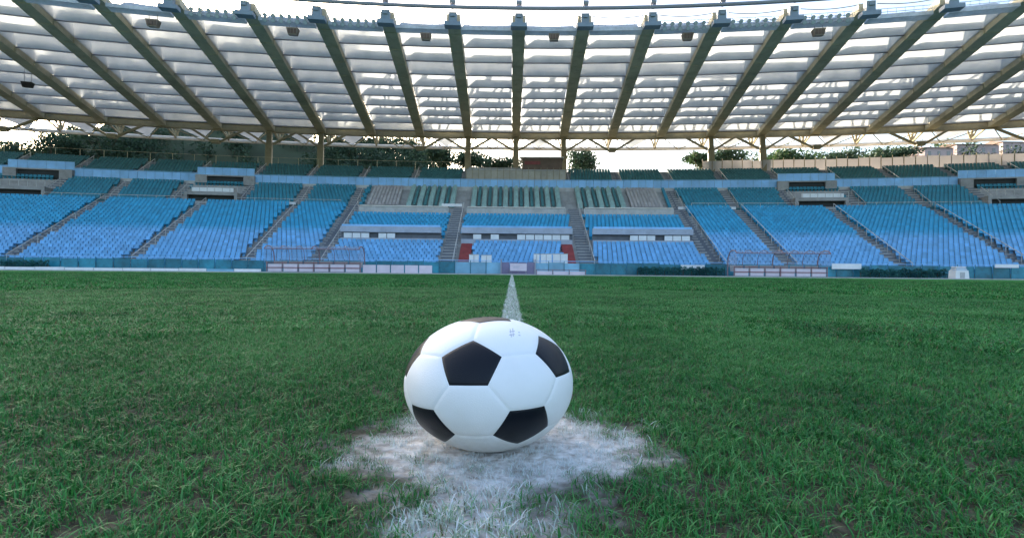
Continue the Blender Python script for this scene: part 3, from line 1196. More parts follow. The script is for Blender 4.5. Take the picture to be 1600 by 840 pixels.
# ------------------------------------------------------------------ along the front of the stand
bar = tag(empty('front_barrier', P(0, 46.2, 0)), 'teal panelled barrier with posts along the foot of the stand', 'barrier')
bs = span(-66, 66, 1.5)
for a, c in zip(bs, bs[1:]):
    m_ = (a + c) / 2
    h = 1.12 + rnd.uniform(-0.05, 0.05)
    if -1.4 < m_ < 2.1:
        continue
    lt = -6.5 < m_ < 6.2
    part(block(MB(), a + 0.04, c - 0.04, 46.2, 46.26, 0.06, h), 'panel', M['barrier_lt'] if lt else M['barrier'], bar)
for q in bs:
    p = P(q, 46.12, 0)
    part(MB().tube([p - Vector((0, 0, 0.01)), p + Vector((0, 0, 1.3))], 0.035, 5), 'post', M['seat_teal_shade'], bar)
part(MB().tube([P(q, 46.12, 1.28) for q in bs], 0.03, 5), 'rail', M['parapet'], bar)

# clipped hedge strips at the foot of the barrier
def leaf_cloud(n, fn, size, seed):
    r = np.random.default_rng(seed)
    pts = fn(r, n)
    a = r.normal(size=(n, 3))
    a /= np.linalg.norm(a, axis=1)[:, None]
    b = np.cross(a, r.normal(size=(n, 3)))
    b /= np.linalg.norm(b, axis=1)[:, None]
    sz = size * r.uniform(0.6, 1.3, (n, 1))
    V = np.stack([pts - a * sz - b * sz * .35, pts + a * sz * .2 - b * sz * .6, pts + a * sz, pts - a * sz * .1 + b * sz * .6], 1).reshape(-1, 3)
    mb = MB()
    mb.v = V.tolist()
    mb.f = [(4 * i, 4 * i + 1, 4 * i + 2, 4 * i + 3) for i in range(n)]
    return mb


for px0, px1, lab in ((996, 1066, 'dark clipped hedge low against the barrier beside the white board'), (1068, 1132, 'dark clipped hedge against the barrier ending at the bench shelter'),
                      (1345, 1480, 'long dark clipped hedge against the barrier beside the small white booth'), (0, 75, 'dark clipped hedge against the barrier at the wooded end')):
    s0, s1 = at(px0, 425, 45.6)[0], at(px1, 425, 45.6)[0]
    t = tag(empty('hedge', P((s0 + s1) / 2, 45.6)), lab, 'hedge')

    def hp(r, n, s0=s0, s1=s1):
        return np.array([tuple(P(s0 + (s1 - s0) * a, 45.6 + b, 0.05 + c * (0.75 + 0.1 * math.sin(a * 40)))) for a, b, c in zip(r.uniform(0, 1, n), r.uniform(-0.3, 0.3, n), r.uniform(0, 1, n) ** 0.7)])
    part(leaf_cloud(int(260 * abs(s1 - s0)), hp, 0.09, int(px0) + 3), 'foliage', M['hedge'], t)
    stems = MB()
    for q in span(s0, s1, 0.8):
        p = P(q, 45.6, -0.01)
        stems.tube([p, p + Vector((0, 0, 0.5))], 0.025, 4)
    part(stems, 'stem', M['bark'], t)


def shelter(px0, px1, n, lab):
    b = 41.0
    s0, s1 = at(px0, 425, b)[0], at(px1, 425, b)[0]
    mid_s = (s0 + s1) / 2
    c = P(mid_s, b)
    rz = angle(mid_s, b)
    w = (P(s1, b) - P(s0, b)).length
    t = tag(empty('bench_shelter', c, rz), lab, 'dugout')
    xs = [-w / 2 + w * i / n for i in range(n + 1)]
    H = 2.25

    def arc(x):
        pts = [(x, -0.55, 0.0), (x, -0.5, 0.9)]
        # open front leg, roof curving over to the back wall
        return pts
    prof = [(-0.55, H - 0.28), (-0.2, H - 0.06), (0.3, H), (0.85, H - 0.12), (1.2, H - 0.5), (1.32, H - 1.0), (1.35, 0.85)]
    for i, x in enumerate(xs):
        r_ = 0.03 if i % 3 else 0.05
        f = MB()
        f.tube([(x, y, z) for y, z in prof] + [(x, 1.35, 0.0)], r_, 6)
        f.tube([(x, -0.05, 0.0), (x, -0.05, 0.9)], r_, 6)
        fo = f.build('frame_hoop', M['maroon'], t)
        if i < n:
            x1 = xs[i + 1]
            g = MB()
            for (y0, z0), (y1, z1) in zip(prof, prof[1:]):
                g.quad((x + 0.06, y0, z0), (x1 - 0.06, y0, z0), (x1 - 0.06, y1, z1), (x + 0.06, y1, z1))
            g.build('canopy_pane', M['canopy'], t, True)
            MB().frame_box((x + 0.09, -0.03, 0.10), (x1 - x - 0.18, 0, 0), (0, 0.05, 0), (0, 0, 0.62)).build('front_panel', M['pinkish'], t)
            MB().frame_box((x + 0.1, 0.55, 0.40), (x1 - x - 0.2, 0, 0), (0, 0.42, 0), (0, 0, 0.06)).build('seat', M['seat_pale'], t)
            MB().frame_box((x + 0.1, 0.98, 0.47), (x1 - x - 0.2, 0, 0), (0, 0.05, 0), (0, 0.08, 0.5)).build('backrest', M['seat_grey'], t)
    for z in (0.42, 0.82):
        MB().tube([(xs[0], -0.09, z), (xs[-1], -0.09, z)], 0.03, 5).build('rail', M['red'], t)
    MB().tube([(xs[0], -0.55, H - 0.28), (xs[-1], -0.55, H - 0.28)], 0.04, 5).build('rail', M['maroon'], t)
    for x in (xs[0], xs[-1]):
        g = MB()
        g.f = [tuple(range(len(prof) + 1))]
        g.v = [(x + 0.002, y, z) for y, z in prof] + [(x + 0.002, -0.55, 0.85)]
        g.build('side_pane', M['canopy'], t)


shelter(417, 563, 6, 'curved clear team shelter with maroon frame beside five white boards')
shelter(1147, 1292, 6, 'curved clear team shelter with maroon frame beside the clipped hedge')

# blank white boards
for i, px in enumerate((567, 589, 611, 633, 655)):
    b = 41.4
    s0, s1 = at(px, 424, b)[0], at(px + 20, 424, b)[0]
    c = P((s0 + s1) / 2, b)
    w = (P(s1, b) - P(s0, b)).length
    t = tag(empty('white_board', c, angle((s0 + s1) / 2, b)), 'blank white pitchside board, %s' % ('touching the shelter', 'second from the shelter', 'middle of the row of five', 'second from the teal barrier gap', 'last of five, farthest from the shelter')[i], 'board', 'row of blank white pitchside boards')
    MB().frame_box((-w / 2, 0, 0.06), (w, 0, 0), (0, 0.05, 0), (0, 0, 0.66)).build('face', M['pinkish'], t)
    f = MB()
    for x in (-w / 2 + 0.1, w / 2 - 0.14):
        f.frame_box((x, 0.02, 0.0), (0.04, 0, 0), (0, 0.4, 0), (0, 0, 0.05))
        f.frame_box((x, 0.06, 0.05), (0.04, 0, 0), (0, 0.04, 0), (0, 0, 0.6))
    f.build('foot', M['pipe'], t)
# long low white kerb boards on the far end
kb = tag(empty('low_board', P(-35, 42, 0)), 'long low white board line running from the shelter towards the wooded end', 'board')
ls = span(-58, at(408, 425, 42)[0], 2.4)
for a, c in zip(ls, ls[1:]):
    part(block(MB(), a + 0.03, c - 0.03, 42, 42.06, 0.05, 0.27 + rnd.uniform(-0.03, 0.03)), 'panel', M['white'] if rnd.random() > 0.25 else M['barrier_lt'], kb)
    p = P(a, 42.1, 0)
    part(MB().box((p.x, p.y, -0.01), (0.06, 0.06, 0.24), angle(a, 42)), 'post', M['pipe'], kb)

# players' gate with its sign
gate = tag(empty('tunnel_gate', P(0, 45.9, 0)), 'purple grey tunnel gate with folding leaves in the barrier behind the halfway line', 'gate')
s0, s1 = at(783, 424, 45.8)[0], at(836, 424, 45.8)[0]
for a, c in zip(span(s0, s1, 0.8), span(s0, s1, 0.8)[1:]):
    part(block(MB(), a + 0.02, c - 0.02, 45.8, 45.87, 0.03, 1.15), 'gate_leaf', M['purple_grey'], gate)
for q in (s0, s1):
    p = P(q, 45.75, -0.01)
    part(MB().box((p.x, p.y, p.z), (0.12, 0.12, 1.45)), 'post', M['pipe'], gate)
s0, s1 = at(797, 420, 44.8)[0], at(823, 420, 44.8)[0]
sg = tag(empty('gate_sign', P((s0 + s1) / 2, 44.8, 0)), 'pale pink notice with a faint grey line of print on the tunnel gate', 'sign')
part(block(MB(), s0, s1, 44.8, 44.85, 0.33, 1.02), 'face', M['pinkish'], sg)
fr = MB()
for q in (s0 + 0.1, s1 - 0.1):
    p = P(q, 44.9, -0.01)
    fr.box(p, (0.05, 0.05, 0.9))
part(fr, 'leg', M['pipe'], sg)
pr_ = MB()
for i, (a, w, z) in enumerate(((0.25, 0.22, 0.70), (0.50, 0.12, 0.70), (0.66, 0.25, 0.70), (0.30, 0.15, 0.62), (0.50, 0.30, 0.62))):
    p = P(s0 + a, 44.78, z)
    pr_.frame_box((p.x, p.y, p.z), (w, 0, 0), (0, 0.015, 0), (0, 0, 0.05))
part(pr_, 'print', M['print'], sg)

# low railing with maroon posts beside the gate
lr = tag(empty('low_railing', P(4, 41, 0)), 'low maroon railing with white infill panels in front of the pale glass barrier', 'railing')
a0, a1 = at(838, 428, 41)[0], at(915, 428, 41)[0]
q_ = span(a0, a1, 1.35)
for a, c in zip(q_, q_[1:]):
    part(block(MB(), a + 0.06, c - 0.06, 41, 41.05, 0.05, 0.33), 'infill_panel', M['pinkish'], lr)
for q in q_:
    p = P(q, 40.95, -0.01)
    part(MB().box(p, (0.07, 0.07, 0.46)), 'post', M['maroon'], lr)
part(MB().tube([P(q, 40.95, 0.45) for q in q_], 0.03, 5), 'rail', M['maroon'], lr)

# white cabinets on the lowest steps behind the gate
for px0, px1, y0, y1, lab in ((834, 843, 409, 397, 'narrow white cabinet on the lowest steps beside a red stair'), (845, 862, 410, 397, 'pinkish white cabinet between two other cabinets on the lowest steps'),
                              (864, 887, 410, 397, 'wide white cabinet on the lowest steps nearest the red stair'), (733, 748, 405, 398, 'low white cabinet on the lowest steps by the other red stair'),
                              (752, 768, 405, 399, 'low grey topped white box next to the low cabinet')):
    b = 47.2
    (s0, za), (s1, _), zb = at(px0, y0, b), at(px1, y0, b), at(px1, y1, b)[1]
    t = tag(empty('white_cabinet', P((s0 + s1) / 2, b, 0.45)), lab, 'cabinet')
    zb = max(zb, 1.0)
    part(block(MB(), s0, s1, b, b + 0.4, 0.45, zb), 'body', M['white'], t)
    part(block(MB(), s0 - 0.03, s1 + 0.03, b - 0.03, b + 0.43, zb + 0.003, zb + 0.05), 'top', M['concrete_lt'], t)
    part(block(MB(), (s0 + s1) / 2 - 0.02, (s0 + s1) / 2 + 0.02, b - 0.02, b - 0.002, 0.5, zb - 0.04), 'door_gap', M['pipe'], t)

# bright boards on the barrier
for px0, px1, y0, y1, lab in ((1064, 1101, 421, 414, 'pale blue white board hung on the barrier above the hedge'), (1300, 1346, 420, 412, 'pale blue white board hung on the barrier next to the second shelter'),
                              (1555, 1592, 418, 413, 'thin white board on the barrier beyond the small white booth')):
    b = 45.9
    (s0, za), (s1, _), zb = at(px0, y0, b), at(px1, y0, b), at(px1, y1, b)[1]
    t = tag(empty('barrier_board', P((s0 + s1) / 2, b, za)), lab, 'board')
    part(block(MB(), s0, s1, b, b + 0.06, za, zb), 'face', M['white'], t)
    part(block(MB(), s0 - 0.04, s1 + 0.04, b - 0.01, b + 0.07, zb + 0.002, zb + 0.05), 'cap', M['parapet'], t)

# small white booth on the track
b = 43.6
s_, _ = at(1498, 424, b)
booth = tag(empty('steward_booth', P(s_, b, 0), angle(s_, b)), 'small white booth with sloping sides and dark window beside the long hedge', 'booth')
v = MB()
v.hexa([(-0.55, -0.4, 0.0), (0.55, -0.4, 0.0), (0.55, 0.4, 0.0), (-0.55, 0.4, 0.0), (-0.5, -0.36, 0.72), (0.5, -0.36, 0.72), (0.5, 0.4, 0.72), (-0.5, 0.4, 0.72)])
v.build('body', M['car_white'], booth)
MB().hexa([(-0.46, -0.34, 0.722), (0.46, -0.34, 0.722), (0.46, 0.38, 0.722), (-0.46, 0.38, 0.722), (-0.34, -0.25, 1.0), (0.34, -0.25, 1.0), (0.34, 0.3, 1.0), (-0.34, 0.3, 1.0)]).build('window_band', M['lens'], booth)
MB().hexa([(-0.42, -0.32, 1.002), (0.42, -0.32, 1.002), (0.42, 0.36, 1.002), (-0.42, 0.36, 1.002), (-0.34, -0.22, 1.07), (0.34, -0.22, 1.07), (0.34, 0.28, 1.07), (-0.34, 0.28, 1.07)]).build('roof', M['car_white'], booth)
MB().box((0, -0.40, 0.08), (0.36, 0.03, 0.5)).build('door', M['concrete_lt'], booth)

# ------------------------------------------------------------------ the ball
BA, BC, BX, BY = BALL = (0.13139, 0.10073, -0.03436, 0.76856)
BZ0 = BC - 0.004
ball = tag(empty('football', (BX, BY, 0)), 'classic black and white leather football on the chalk centre spot', 'ball')


def ball_dir(px, py):
    x, y = px - ROLL * (HZ - py), py - ROLL * (px - 800)
    d = Vector(((x - 800) / F, 1.0, (HZ - y) / F))
    o = Vector((-BX / BA, -BY / BA, (CAMH - BZ0) / BC))
    d = Vector((d.x / BA, d.y / BA, d.z / BC))
    A_, B_, C_ = d.dot(d), 2 * o.dot(d), o.dot(o) - 1
    t = (-B_ - math.sqrt(max(0, B_ * B_ - 4 * A_ * C_))) / (2 * A_)
    return (o + d * t).normalized()


vA, vD = ball_dir(733, 567), ball_dir(812, 658)
g_ = (1 + 5 ** 0.5) / 2
ico = [Vector(v).normalized() for a in (-1, 1) for c in (-g_, g_) for v in ((0, a, c), (a, c, 0), (c, 0, a))]
i0 = ico[0]
nb = [v for v in ico if 0.4 < v.dot(i0) < 0.5]
i1 = nb[0]


def basis(a, b):
    z = a.normalized()
    x = (b - z * b.dot(z)).normalized()
    return Matrix((x, z.cross(x), z)).transposed()


ROT = basis(vA, vD) @ basis(i0, i1).transposed()
ico = [ROT @ v for v in ico]
faces = []
for i, v in enumerate(ico):
    n5 = [w for w in ico if 0.4 < w.dot(v) < 0.5]
    u = (n5[0] - v * n5[0].dot(v)).normalized()
    w_ = v.cross(u)
    n5.sort(key=lambda q: math.atan2(q.dot(w_), q.dot(u)))
    faces.append(('black', [(v * 2 + q).normalized() for q in n5]))
for a in range(12):
    for b_ in range(a + 1, 12):
        for c in range(b_ + 1, 12):
            A_, B_, C_ = ico[a], ico[b_], ico[c]
            if A_.dot(B_) > 0.4 and B_.dot(C_) > 0.4 and A_.dot(C_) > 0.4:
                if A_.cross(B_).dot(C_) < 0:
                    B_, C_ = C_, B_
                faces.append(('white', [((p * 2 + q) / 3).normalized() for p, q in ((A_, B_), (B_, A_), (B_, C_), (C_, B_), (C_, A_), (A_, C_))]))


def leather(name, col, rough, spec=0.5):
    m, nt, p = new_mat(name)
    N, L = nt.nodes, nt.links
    geo = N.new('ShaderNodeNewGeometry')
    vo = N.new('ShaderNodeTexVoronoi')
    vo.inputs['Scale'].default_value = 700
    L.new(geo.outputs['Position'], vo.inputs['Vector'])
    b = N.new('ShaderNodeBump')
    b.inputs['Strength'].default_value = 0.3
    b.inputs['Distance'].default_value = 0.0006
    L.new(vo.outputs[0], b.inputs['Height'])
    L.new(b.outputs[0], p.inputs['Normal'])
    n = N.new('ShaderNodeTexNoise')
    n.inputs['Scale'].default_value = 25
    n.inputs['Detail'].default_value = 6
    L.new(geo.outputs['Position'], n.inputs['Vector'])
    mx = N.new('ShaderNodeMix')
    mx.data_type = 'RGBA'
    mr = N.new('ShaderNodeMapRange')
    mr.inputs[1].default_value, mr.inputs[2].default_value = 0.45, 0.75
    mr.inputs[4].default_value = 0.25
    L.new(n.outputs[0], mr.inputs[0])
    L.new(mr.outputs[0], mx.inputs[0])
    mx.inputs[6].default_value = (*col, 1)
    mx.inputs[7].default_value = (col[0] * 0.85 + 0.01, col[1] * 0.83 + 0.009, col[2] * 0.78 + 0.007, 1)
    # brown tint broken by noise, stronger towards the bottom of the ball
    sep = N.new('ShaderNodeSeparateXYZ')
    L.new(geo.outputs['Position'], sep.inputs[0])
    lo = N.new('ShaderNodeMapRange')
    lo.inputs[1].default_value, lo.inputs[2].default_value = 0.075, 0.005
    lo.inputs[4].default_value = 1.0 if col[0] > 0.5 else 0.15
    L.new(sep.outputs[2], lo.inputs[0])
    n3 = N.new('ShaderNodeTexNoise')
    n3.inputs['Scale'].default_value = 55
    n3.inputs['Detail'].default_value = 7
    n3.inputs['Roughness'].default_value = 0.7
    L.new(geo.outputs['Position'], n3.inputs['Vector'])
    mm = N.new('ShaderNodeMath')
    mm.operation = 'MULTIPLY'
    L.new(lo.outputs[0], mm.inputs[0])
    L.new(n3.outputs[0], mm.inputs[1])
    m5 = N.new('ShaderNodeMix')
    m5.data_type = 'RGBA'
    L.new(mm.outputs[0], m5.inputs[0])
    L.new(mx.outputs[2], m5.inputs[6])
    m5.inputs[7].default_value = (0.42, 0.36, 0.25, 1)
    L.new(m5.outputs[2], p.inputs['Base Color'])
    p.inputs['Roughness'].default_value = rough
    p.inputs['Specular IOR Level'].default_value = spec
    p.inputs['Coat Weight'].default_value = 0.03
    p.inputs['Coat Roughness'].default_value = 0.25
    return m


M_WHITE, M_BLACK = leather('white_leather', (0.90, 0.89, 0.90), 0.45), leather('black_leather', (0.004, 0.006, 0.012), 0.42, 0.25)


def ball_panel(kind, corners, m=9):
    cen = sum(corners, Vector()).normalized()
    key, mb = {}, MB()

    def vert(q, wc):
        k = (round(q.x, 5), round(q.y, 5), round(q.z, 5))
        if k not in key:
            key[k] = len(mb.v)
            t = min(1.0, wc / 0.09)
            t = t * t * (3 - 2 * t)
            r = 1.0 - 0.008 * (1 - t) + 0.003 * wc
            mb.v.append((q.x * BA * r, q.y * BA * r, BZ0 + q.z * BC * r))
        return key[k]
    for i in range(len(corners)):
        a, b = corners[i], corners[(i + 1) % len(corners)]
        grid = {}
        for x in range(m + 1):
            # finer steps towards the seam
            fx = (x / m)
            fx = 1 - (1 - fx) ** 1.9
            for y in range(x + 1):
                e = a.lerp(b, y / x) if x else a
                q = cen.lerp(e, fx).normalized()
                grid[x, y] = vert(q, 1 - fx)
        for x in range(m):
            for y in range(x + 1):
                mb.f.append((grid[x, y], grid[x + 1, y], grid[x + 1, y + 1]))
                if y < x:
                    mb.f.append((grid[x, y], grid[x + 1, y + 1], grid[x, y + 1]))
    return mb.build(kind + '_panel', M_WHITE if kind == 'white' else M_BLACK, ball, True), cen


best = None
tgt = ball_dir(802, 520)
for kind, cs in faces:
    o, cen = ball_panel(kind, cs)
    if kind == 'white' and (best is None or cen.dot(tgt) > best[1]):
        best = (o, cen.dot(tgt))
# faint maker's print on one white panel: small grey strokes lying on the leather
pmb = MB()
for (x0, y0, x1, y1) in ((797, 514, 799, 526), (801, 513, 802, 525), (796, 518, 804, 517), (796, 523, 804, 522), (810, 523, 813, 524), (810, 519, 812, 519)):
    p0, p1 = ball_dir(x0, y0), ball_dir(x1, y1)
    n = (p0 + p1).normalized()
    q0, q1 = [Vector((p.x * BA, p.y * BA, BZ0 + p.z * BC)) * 1.0 for p in (p0, p1)]
    nn = Vector((n.x / BA, n.y / BA, n.z / BC)).normalized()
    sd = (q1 - q0).cross(nn).normalized() * 0.0006
    l = nn * 0.0006
    pmb.hexa([q0 - sd - l, q1 - sd - l, q1 + sd - l, q0 + sd - l, q0 - sd + l, q1 - sd + l, q1 + sd + l, q0 + sd + l])
po = pmb.build('print_mark', M['print'], best[0])

# ------------------------------------------------------------------ grass
TUFTS = bpy.data.collections.new('tuft_sources')


def tuft(name, n, rad, h0, h1, w, seed, lean=0.9):
    r = random.Random(seed)
    mb = MB()
    tint = []
    for _ in range(n):
        a, d = r.uniform(0, 6.283), rad * math.sqrt(r.random())
        x, y = d * math.cos(a), d * math.sin(a)
        h = r.uniform(h0, h1)
        dr = r.uniform(0, 6.283)
        le = r.uniform(0.15, lean) * h * (1.6 if r.random() < 0.15 else 1.0)
        dx, dy = math.cos(dr), math.sin(dr)
        px, py = -dy, dx
        ww = w * r.choice((0.6, 0.8, 1.0, 1.0, 1.3, 1.5))
        base = len(mb.v)
        for t, wf in ((0, 0.9), (0.4, 1.0), (0.75, 0.7), (1.0, 0.0)):
            cx, cy, cz = x + dx * le * t * t, y + dy * le * t * t, h * (t - 0.28 * le / h * t * t * t)
            if wf:
                mb.v += [(cx - px * ww * wf / 2, cy - py * ww * wf / 2, cz), (cx + px * ww * wf / 2, cy + py * ww * wf / 2, cz)]
            else:
                mb.v.append((cx, cy, cz))
        mb.f += [(base, base + 1, base + 3, base + 2), (base + 2, base + 3, base + 5, base + 4), (base + 4, base + 5, base + 6)]
        tint += [r.random()] * 7
    me = mb.mesh(name, M['blade'], True)
    at_ = me.attributes.new('tint', 'FLOAT', 'POINT')
    at_.data.foreach_set('value', tint)
    o = bpy.data.objects.new(name, me)
    return o


def grass_nodes(name, sources, density, smin, smax, seed, worn):
    col = bpy.data.collections.new(name + '_sources')
    for o in sources:
        col.objects.link(o)
    ng = bpy.data.node_groups.new(name, 'GeometryNodeTree')
    ng.interface.new_socket('Geometry', in_out='INPUT', socket_type='NodeSocketGeometry')
    ng.interface.new_socket('Geometry', in_out='OUTPUT', socket_type='NodeSocketGeometry')
    N, L = ng.nodes, ng.links
    gi, go = N.new('NodeGroupInput'), N.new('NodeGroupOutput')
    dp = N.new('GeometryNodeDistributePointsOnFaces')
    dp.inputs['Seed'].default_value = seed
    L.new(gi.outputs[0], dp.inputs['Mesh'])
    pos = N.new('GeometryNodeInputPosition')
    no = N.new('ShaderNodeTexNoise')
    no.inputs['Scale'].default_value = 7.0 if worn else 0.8
    no.inputs['Detail'].default_value = 4
    L.new(pos.outputs[0], no.inputs['Vector'])
    mr = N.new('ShaderNodeMapRange')
    mr.inputs[1].default_value, mr.inputs[2].default_value = (0.37, 0.55) if worn else (0.25, 0.5)
    mr.inputs[3].default_value, mr.inputs[4].default_value = (0.28 if worn else 0.5) * density, density
    L.new(no.outputs[0], mr.inputs[0])
    dens = mr.outputs[0]

    def mth(op, a, b):
        n = N.new('ShaderNodeMath')
        n.operation = op
        for i, v in enumerate((a, b)):
            if isinstance(v, (int, float)):
                n.inputs[i].default_value = v
            else:
                L.new(v, n.inputs[i])
        return n.outputs[0]
    scl = None
    if worn:
        sep = N.new('ShaderNodeSeparateXYZ')
        L.new(pos.outputs[0], sep.inputs[0])
        dx = mth('DIVIDE', mth('SUBTRACT', sep.outputs[0], SPOT[0] - 0.02), SPOT[2] * 0.95)
        dy = mth('DIVIDE', mth('SUBTRACT', sep.outputs[1], SPOT[1] - 0.02), SPOT[3] * 1.0)
        r_ = mth('SQRT', mth('ADD', mth('MULTIPLY', dx, dx), mth('MULTIPLY', dy, dy)), 0)
        r_ = mth('ADD', r_, mth('MULTIPLY', mth('SUBTRACT', no.outputs[0], 0.5), 1.1))
        m2 = N.new('ShaderNodeMapRange')
        m2.inputs[1].default_value, m2.inputs[2].default_value = 0.85, 1.3
        m2.inputs[3].default_value, m2.inputs[4].default_value = 0.07, 1.0
        L.new(r_, m2.inputs[0])
        dens = mth('MULTIPLY', dens, m2.outputs[0])
        # worn ground on the side away from the stand
        m3 = N.new('ShaderNodeMapRange')
        m3.inputs[1].default_value, m3.inputs[2].default_value = 0.35, 0.85
        m3.inputs[1].default_value, m3.inputs[2].default_value = 0.25, 0.72
        m3.inputs[3].default_value, m3.inputs[4].default_value = 0.38, 1.0
        L.new(mth('ADD', sep.outputs[1], mth('MULTIPLY', sep.outputs[0], 0.35)), m3.inputs[0])
        dens = mth('MULTIPLY', dens, m3.outputs[0])
        scl = m2.outputs[0]
    L.new(dens, dp.inputs['Density'])
    ci = N.new('GeometryNodeCollectionInfo')
    ci.inputs['Collection'].default_value = col
    ci.inputs['Separate Children'].default_value = True
    ci.inputs['Reset Children'].default_value = True
    ip = N.new('GeometryNodeInstanceOnPoints')
    ip.inputs['Pick Instance'].default_value = True
    L.new(dp.outputs['Points'], ip.inputs['Points'])
    L.new(ci.outputs[0], ip.inputs['Instance'])
    rr = N.new('FunctionNodeRandomValue')
    rr.data_type = 'FLOAT_VECTOR'
    rr.inputs[0].default_value = (-0.18, -0.18, 0)
    rr.inputs[1].default_value = (0.18, 0.18, 6.283)
    rr.inputs['Seed'].default_value = seed
    L.new(rr.outputs[0], ip.inputs['Rotation'])
    rs = N.new('FunctionNodeRandomValue')
    rs.inputs[2].default_value, rs.inputs[3].default_value = smin, smax
    rs.inputs['Seed'].default_value = seed + 5
    sc = rs.outputs[1]
    if scl is not None:
        m4 = N.new('ShaderNodeMapRange')
        m4.inputs[3].default_value, m4.inputs[4].default_value = 0.45, 1.0
        L.new(scl, m4.inputs[0])
        sc = mth('MULTIPLY', sc, m4.outputs[0])
    L.new(sc, ip.inputs['Scale'])
    L.new(ip.outputs[0], go.inputs[0])
    return ng


def sector(r0, r1, half):
    mb = MB()
    a = [R(-half + 2 * half * i / 24) for i in range(25)]
    for p, q in zip(a, a[1:]):
        mb.quad((r0 * math.sin(p), r0 * math.cos(p), 0.001), (r0 * math.sin(q), r0 * math.cos(q), 0.001), (r1 * math.sin(q), r1 * math.cos(q), 0.001), (r1 * math.sin(p), r1 * math.cos(p), 0.001))
    return mb


def grass(r0, r1, half, sources, density, smin, smax, seed, worn, label):
    o = sector(r0, r1, half).build('grass', M['blade'])
    tag(o, label, 'grass', None, 'stuff')
    md = o.modifiers.new('turf', 'NODES')
    md.node_group = grass_nodes('turf_%d' % seed, sources, density, smin, smax, seed, worn)


near_src = [tuft('near_tuft', 20, 0.019, 0.005, 0.016, 0.0011, 11 + i, 1.6) for i in range(4)]
mid_src = [tuft('middle_tuft', 66, 0.055, 0.009, 0.022, 0.0026, 31 + i, 1.4) for i in range(4)]
far_src = [tuft('far_tuft', 90, 0.16, 0.014, 0.032, 0.009, 51 + i, 0.9) for i in range(3)]
grass(0.30, 2.3, 88, near_src, 7400, 0.55, 1.45, 3, True, 'sparse worn turf blades with bare earth round the football')
grass(2.3, 7.5, 82, mid_src, 800, 0.75, 1.3, 4, False, 'short green turf a few strides beyond the football')
grass(7.5, 30, 72, far_src, 75, 0.8, 1.3, 5, False, 'even green turf stretching away to the touchline')

# ------------------------------------------------------------------ hill, trees and houses behind the stand


def lerp_tab(tab, x):
    for (a, va), (b, vb) in zip(tab, tab[1:]):
        if x <= b:
            t = max(0.0, (x - a) / (b - a))
            t = t * t * (3 - 2 * t)
            return va + (vb - va) * t
    return tab[-1][1]


RIDGE = [(-420, 30), (-260, 36), (-185, 40), (-150, 62), (-100, 64), (-86, 54), (-62, 46), (-40, 44), (-31, 42), (-25, 14), (-14, 6), (30, 4), (52, 7), (74, 38), (100, 41), (180, 44), (420, 40)]


def hill_z(x, y):
    f = min(1.0, max(0.0, (y - 122) / 70.0))
    f = f * f * (3 - 2 * f)
    return lerp_tab(RIDGE, x * 190 / max(150, y)) * f - 0.4


hm = MB()
xs = span(-420, 420, 12)
ys = [122, 132, 142, 152, 162, 172, 182, 192, 210, 240, 300]
for y in ys:
    for x in xs:
        hm.v.append((x, y, hill_z(x, y) + (rnd.uniform(-0.8, 0.8) if y > 125 else 0)))
for j in range(len(ys) - 1):
    for i in range(len(xs) - 1):
        a = j * len(xs) + i
        hm.f.append((a, a + 1, a + len(xs) + 1, a + len(xs)))
tag(hm.build('hill', M['hill'], None, True), kind='structure')


def wood_points(xr, n_tree, seed):
    r = random.Random(seed)
    out = []
    for _ in range(n_tree):
        y = r.uniform(135, 205)
        x = r.uniform(*xr)
        out.append((x, y, hill_z(x, y), r.uniform(5.5, 10.5), r.uniform(2.6, 4.6)))
    return out


def wood(name, spots, leaves, m, label, seed):
    r = np.random.default_rng(seed)
    allp = []
    for x, y, z, h, rad in spots:
        k = 9
        cl = r.normal(size=(k, 3)) * np.array([rad * .5, rad * .5, h * .2]) + np.array([x, y, z + h * .62])
        pts = cl[r.integers(0, k, leaves)] + r.normal(size=(leaves, 3)) * np.array([rad * .27, rad * .27, rad * .22])
        allp.append(pts)
    pts = np.concatenate(allp)
    mb = leaf_cloud(len(pts), lambda rr, n: pts, 0.42, seed)
    for x, y, z, h, rad in spots:
        mb.tube([(x, y, z - 0.4), (x, y, z + h * .7)], 0.22, 4)
    tag(mb.build(name, m), label, 'wood', None, 'stuff')


wood('hillside_wood', wood_points((-200, -29), 300, 5) + wood_points((-66, -30), 110, 15), 230, M['leaf'], 'dense dark wood covering the hill behind the stand', 9)
wood('hillside_wood', wood_points((68, 215), 190, 6), 170, M['leaf2'], 'lighter woodland on the rise behind the cream fence', 10)


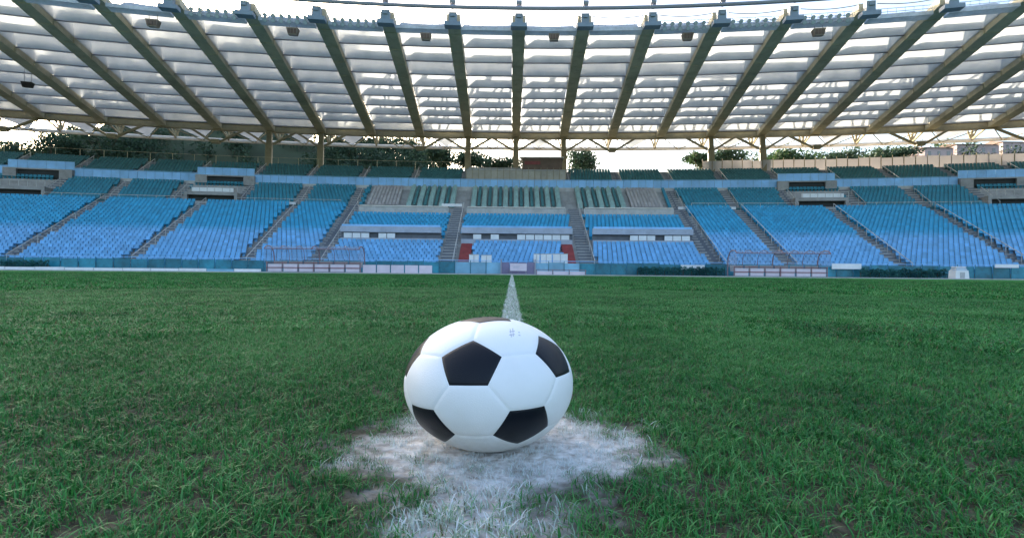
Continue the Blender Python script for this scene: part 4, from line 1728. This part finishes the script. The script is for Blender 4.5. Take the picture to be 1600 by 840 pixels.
def tree(px, py_top, py_base, y, wpx, label, m='leaf', umbrella=False, seed=1):
    t_ = (px - ROLL * 180 - 800) / F
    x = t_ * y
    ztop = CAMH + (HZ - (py_top - ROLL * (px - 800))) * y / F
    zb = hill_z(x, y) - 0.3
    w = wpx * y / F / 2
    h = ztop - zb
    zc0 = CAMH + (HZ - (py_base - ROLL * (px - 800))) * y / F
    t = tag(empty('tree', (x, y, zb)), label, 'tree')
    r = np.random.default_rng(seed)
    k = 16
    cl = r.uniform(-1, 1, (k, 3))
    ch = max(1.0, (ztop - zc0) / 2)
    if umbrella:
        cl[:, 2] = np.abs(cl[:, 2]) * 0.8 - 0.2 - 0.5 * (cl[:, 0] ** 2)
    cl = cl * np.array([w * .72, w * .72, ch * .72]) + np.array([0, 0, (ztop + zc0) / 2 - zb])
    n = 2600
    pts = cl[r.integers(0, k, n)] + r.normal(size=(n, 3)) * np.array([w * .24, w * .24, ch * .26])
    leaf_cloud(n, lambda rr, q: pts, 0.34 if w < 6 else 0.46, seed + 7).build('crown', M[m], t)
    tr = MB()
    tr.tube([(0, 0, -0.2), (0.15, 0.1, h * .35), (0, 0, h * .72)], 0.42, 7, 0.2)
    tr = tr.build('trunk', M['bark'], t, True)
    lb = MB()
    for i in range(5):
        c = cl[i]
        lb.tube([(0, 0, h * (.4 + .06 * i)), tuple(c)], 0.14, 5, 0.05)
    lb.build('limb', M['bark'], t)
    return t


tree(736, 236, 264, 128, 66, 'round crowned dark tree between two roof columns beside the press box', seed=2, umbrella=True)
tree(686, 228, 264, 126, 40, 'small thin tree at the foot of the wooded hill', seed=3)
tree(784, 250, 270, 122, 70, 'low broad bush showing over the press box roof', seed=4)
tree(906, 232, 268, 124, 56, 'bushy dark green tree next to the brown rooftop cabin', seed=5)
tree(1092, 240, 262, 130, 34, 'grey green shrubby tree at the start of the cream fence', 'leaf2', seed=6)
tree(1142, 233, 262, 128, 54, 'dark green broad tree between two sunlit roof columns', seed=7)
tree(1232, 236, 262, 132, 70, 'wide green tree over the cream fence past the sunlit column', 'leaf2', seed=8)
tree(1308, 236, 262, 140, 60, 'dark spreading tree between the wide green tree and the houses', seed=9)
tree(1382, 234, 258, 150, 70, 'dark tree directly beside the pink houses', seed=10)
tree(24, 222, 250, 150, 60, 'low wind clipped tree at the open end of the hill', seed=11)
tree(82, 207, 250, 150, 50, 'open ragged pine with sky showing through at the hill end', seed=12)
tree(104, 214, 250, 156, 40, 'ragged pine leaning on its taller neighbour at the hill end', seed=14)
tree(165, 205, 250, 152, 80, 'tall dense pine at the edge of the wooded hill', seed=13)


def house(px0, px1, py_top, y, depth, label, floors, seed):
    r = random.Random(seed)
    x0, x1 = [(p - ROLL * 180 - 800) / F * y for p in (px0, px1)]
    zt = CAMH + (HZ - (py_top - ROLL * ((px0 + px1) / 2 - 800))) * y / F
    zb = min(hill_z(x0, y), hill_z(x1, y)) - 1.0
    cx = (x0 + x1) / 2
    w = x1 - x0
    t = tag(empty('house', (cx, y, zb)), label, 'house')
    H = zt - zb
    MB().frame_box((-w / 2, 0, 0), (w, 0, 0), (0, depth, 0), (0, 0, H)).build('wall', M['pink_wall'], t)
    MB().hexa([(-w / 2 - .5, -.5, H + .004), (w / 2 + .5, -.5, H + .004), (w / 2 + .5, depth + .5, H + .004), (-w / 2 - .5, depth + .5, H + .004),
               (-w / 2 + 1, depth / 2 - .3, H + 1.8), (w / 2 - 1, depth / 2 - .3, H + 1.8), (w / 2 - 1, depth / 2 + .3, H + 1.8), (-w / 2 + 1, depth / 2 + .3, H + 1.8)]).build('roof', M['brown'], t)
    n = max(2, int(w / 3.2))
    for f in range(floors):
        for i in range(n):
            x = -w / 2 + (i + .5) * w / n
            z = H - 2.6 - 3.1 * f
            wo = MB().frame_box((x - .55, -.05, z), (1.1, 0, 0), (0, .049, 0), (0, 0, 1.5)).build('window', M['glass_tan'], t)
            MB().frame_box((x - .75, -.16, z - .16), (1.5, 0, 0), (0, .15, 0), (0, 0, .12)).build('sill', M['cream'], wo)


house(1446, 1490, 231, 168, 12, 'pale pink house with sills between the dark tree and its longer neighbour', 3, 1)
house(1496, 1562, 226, 176, 12, 'long pale pink house above the cream fence', 3, 2)
house(1568, 1640, 222, 184, 12, 'tall pale pink house at the end of the row above the fence', 3, 3)
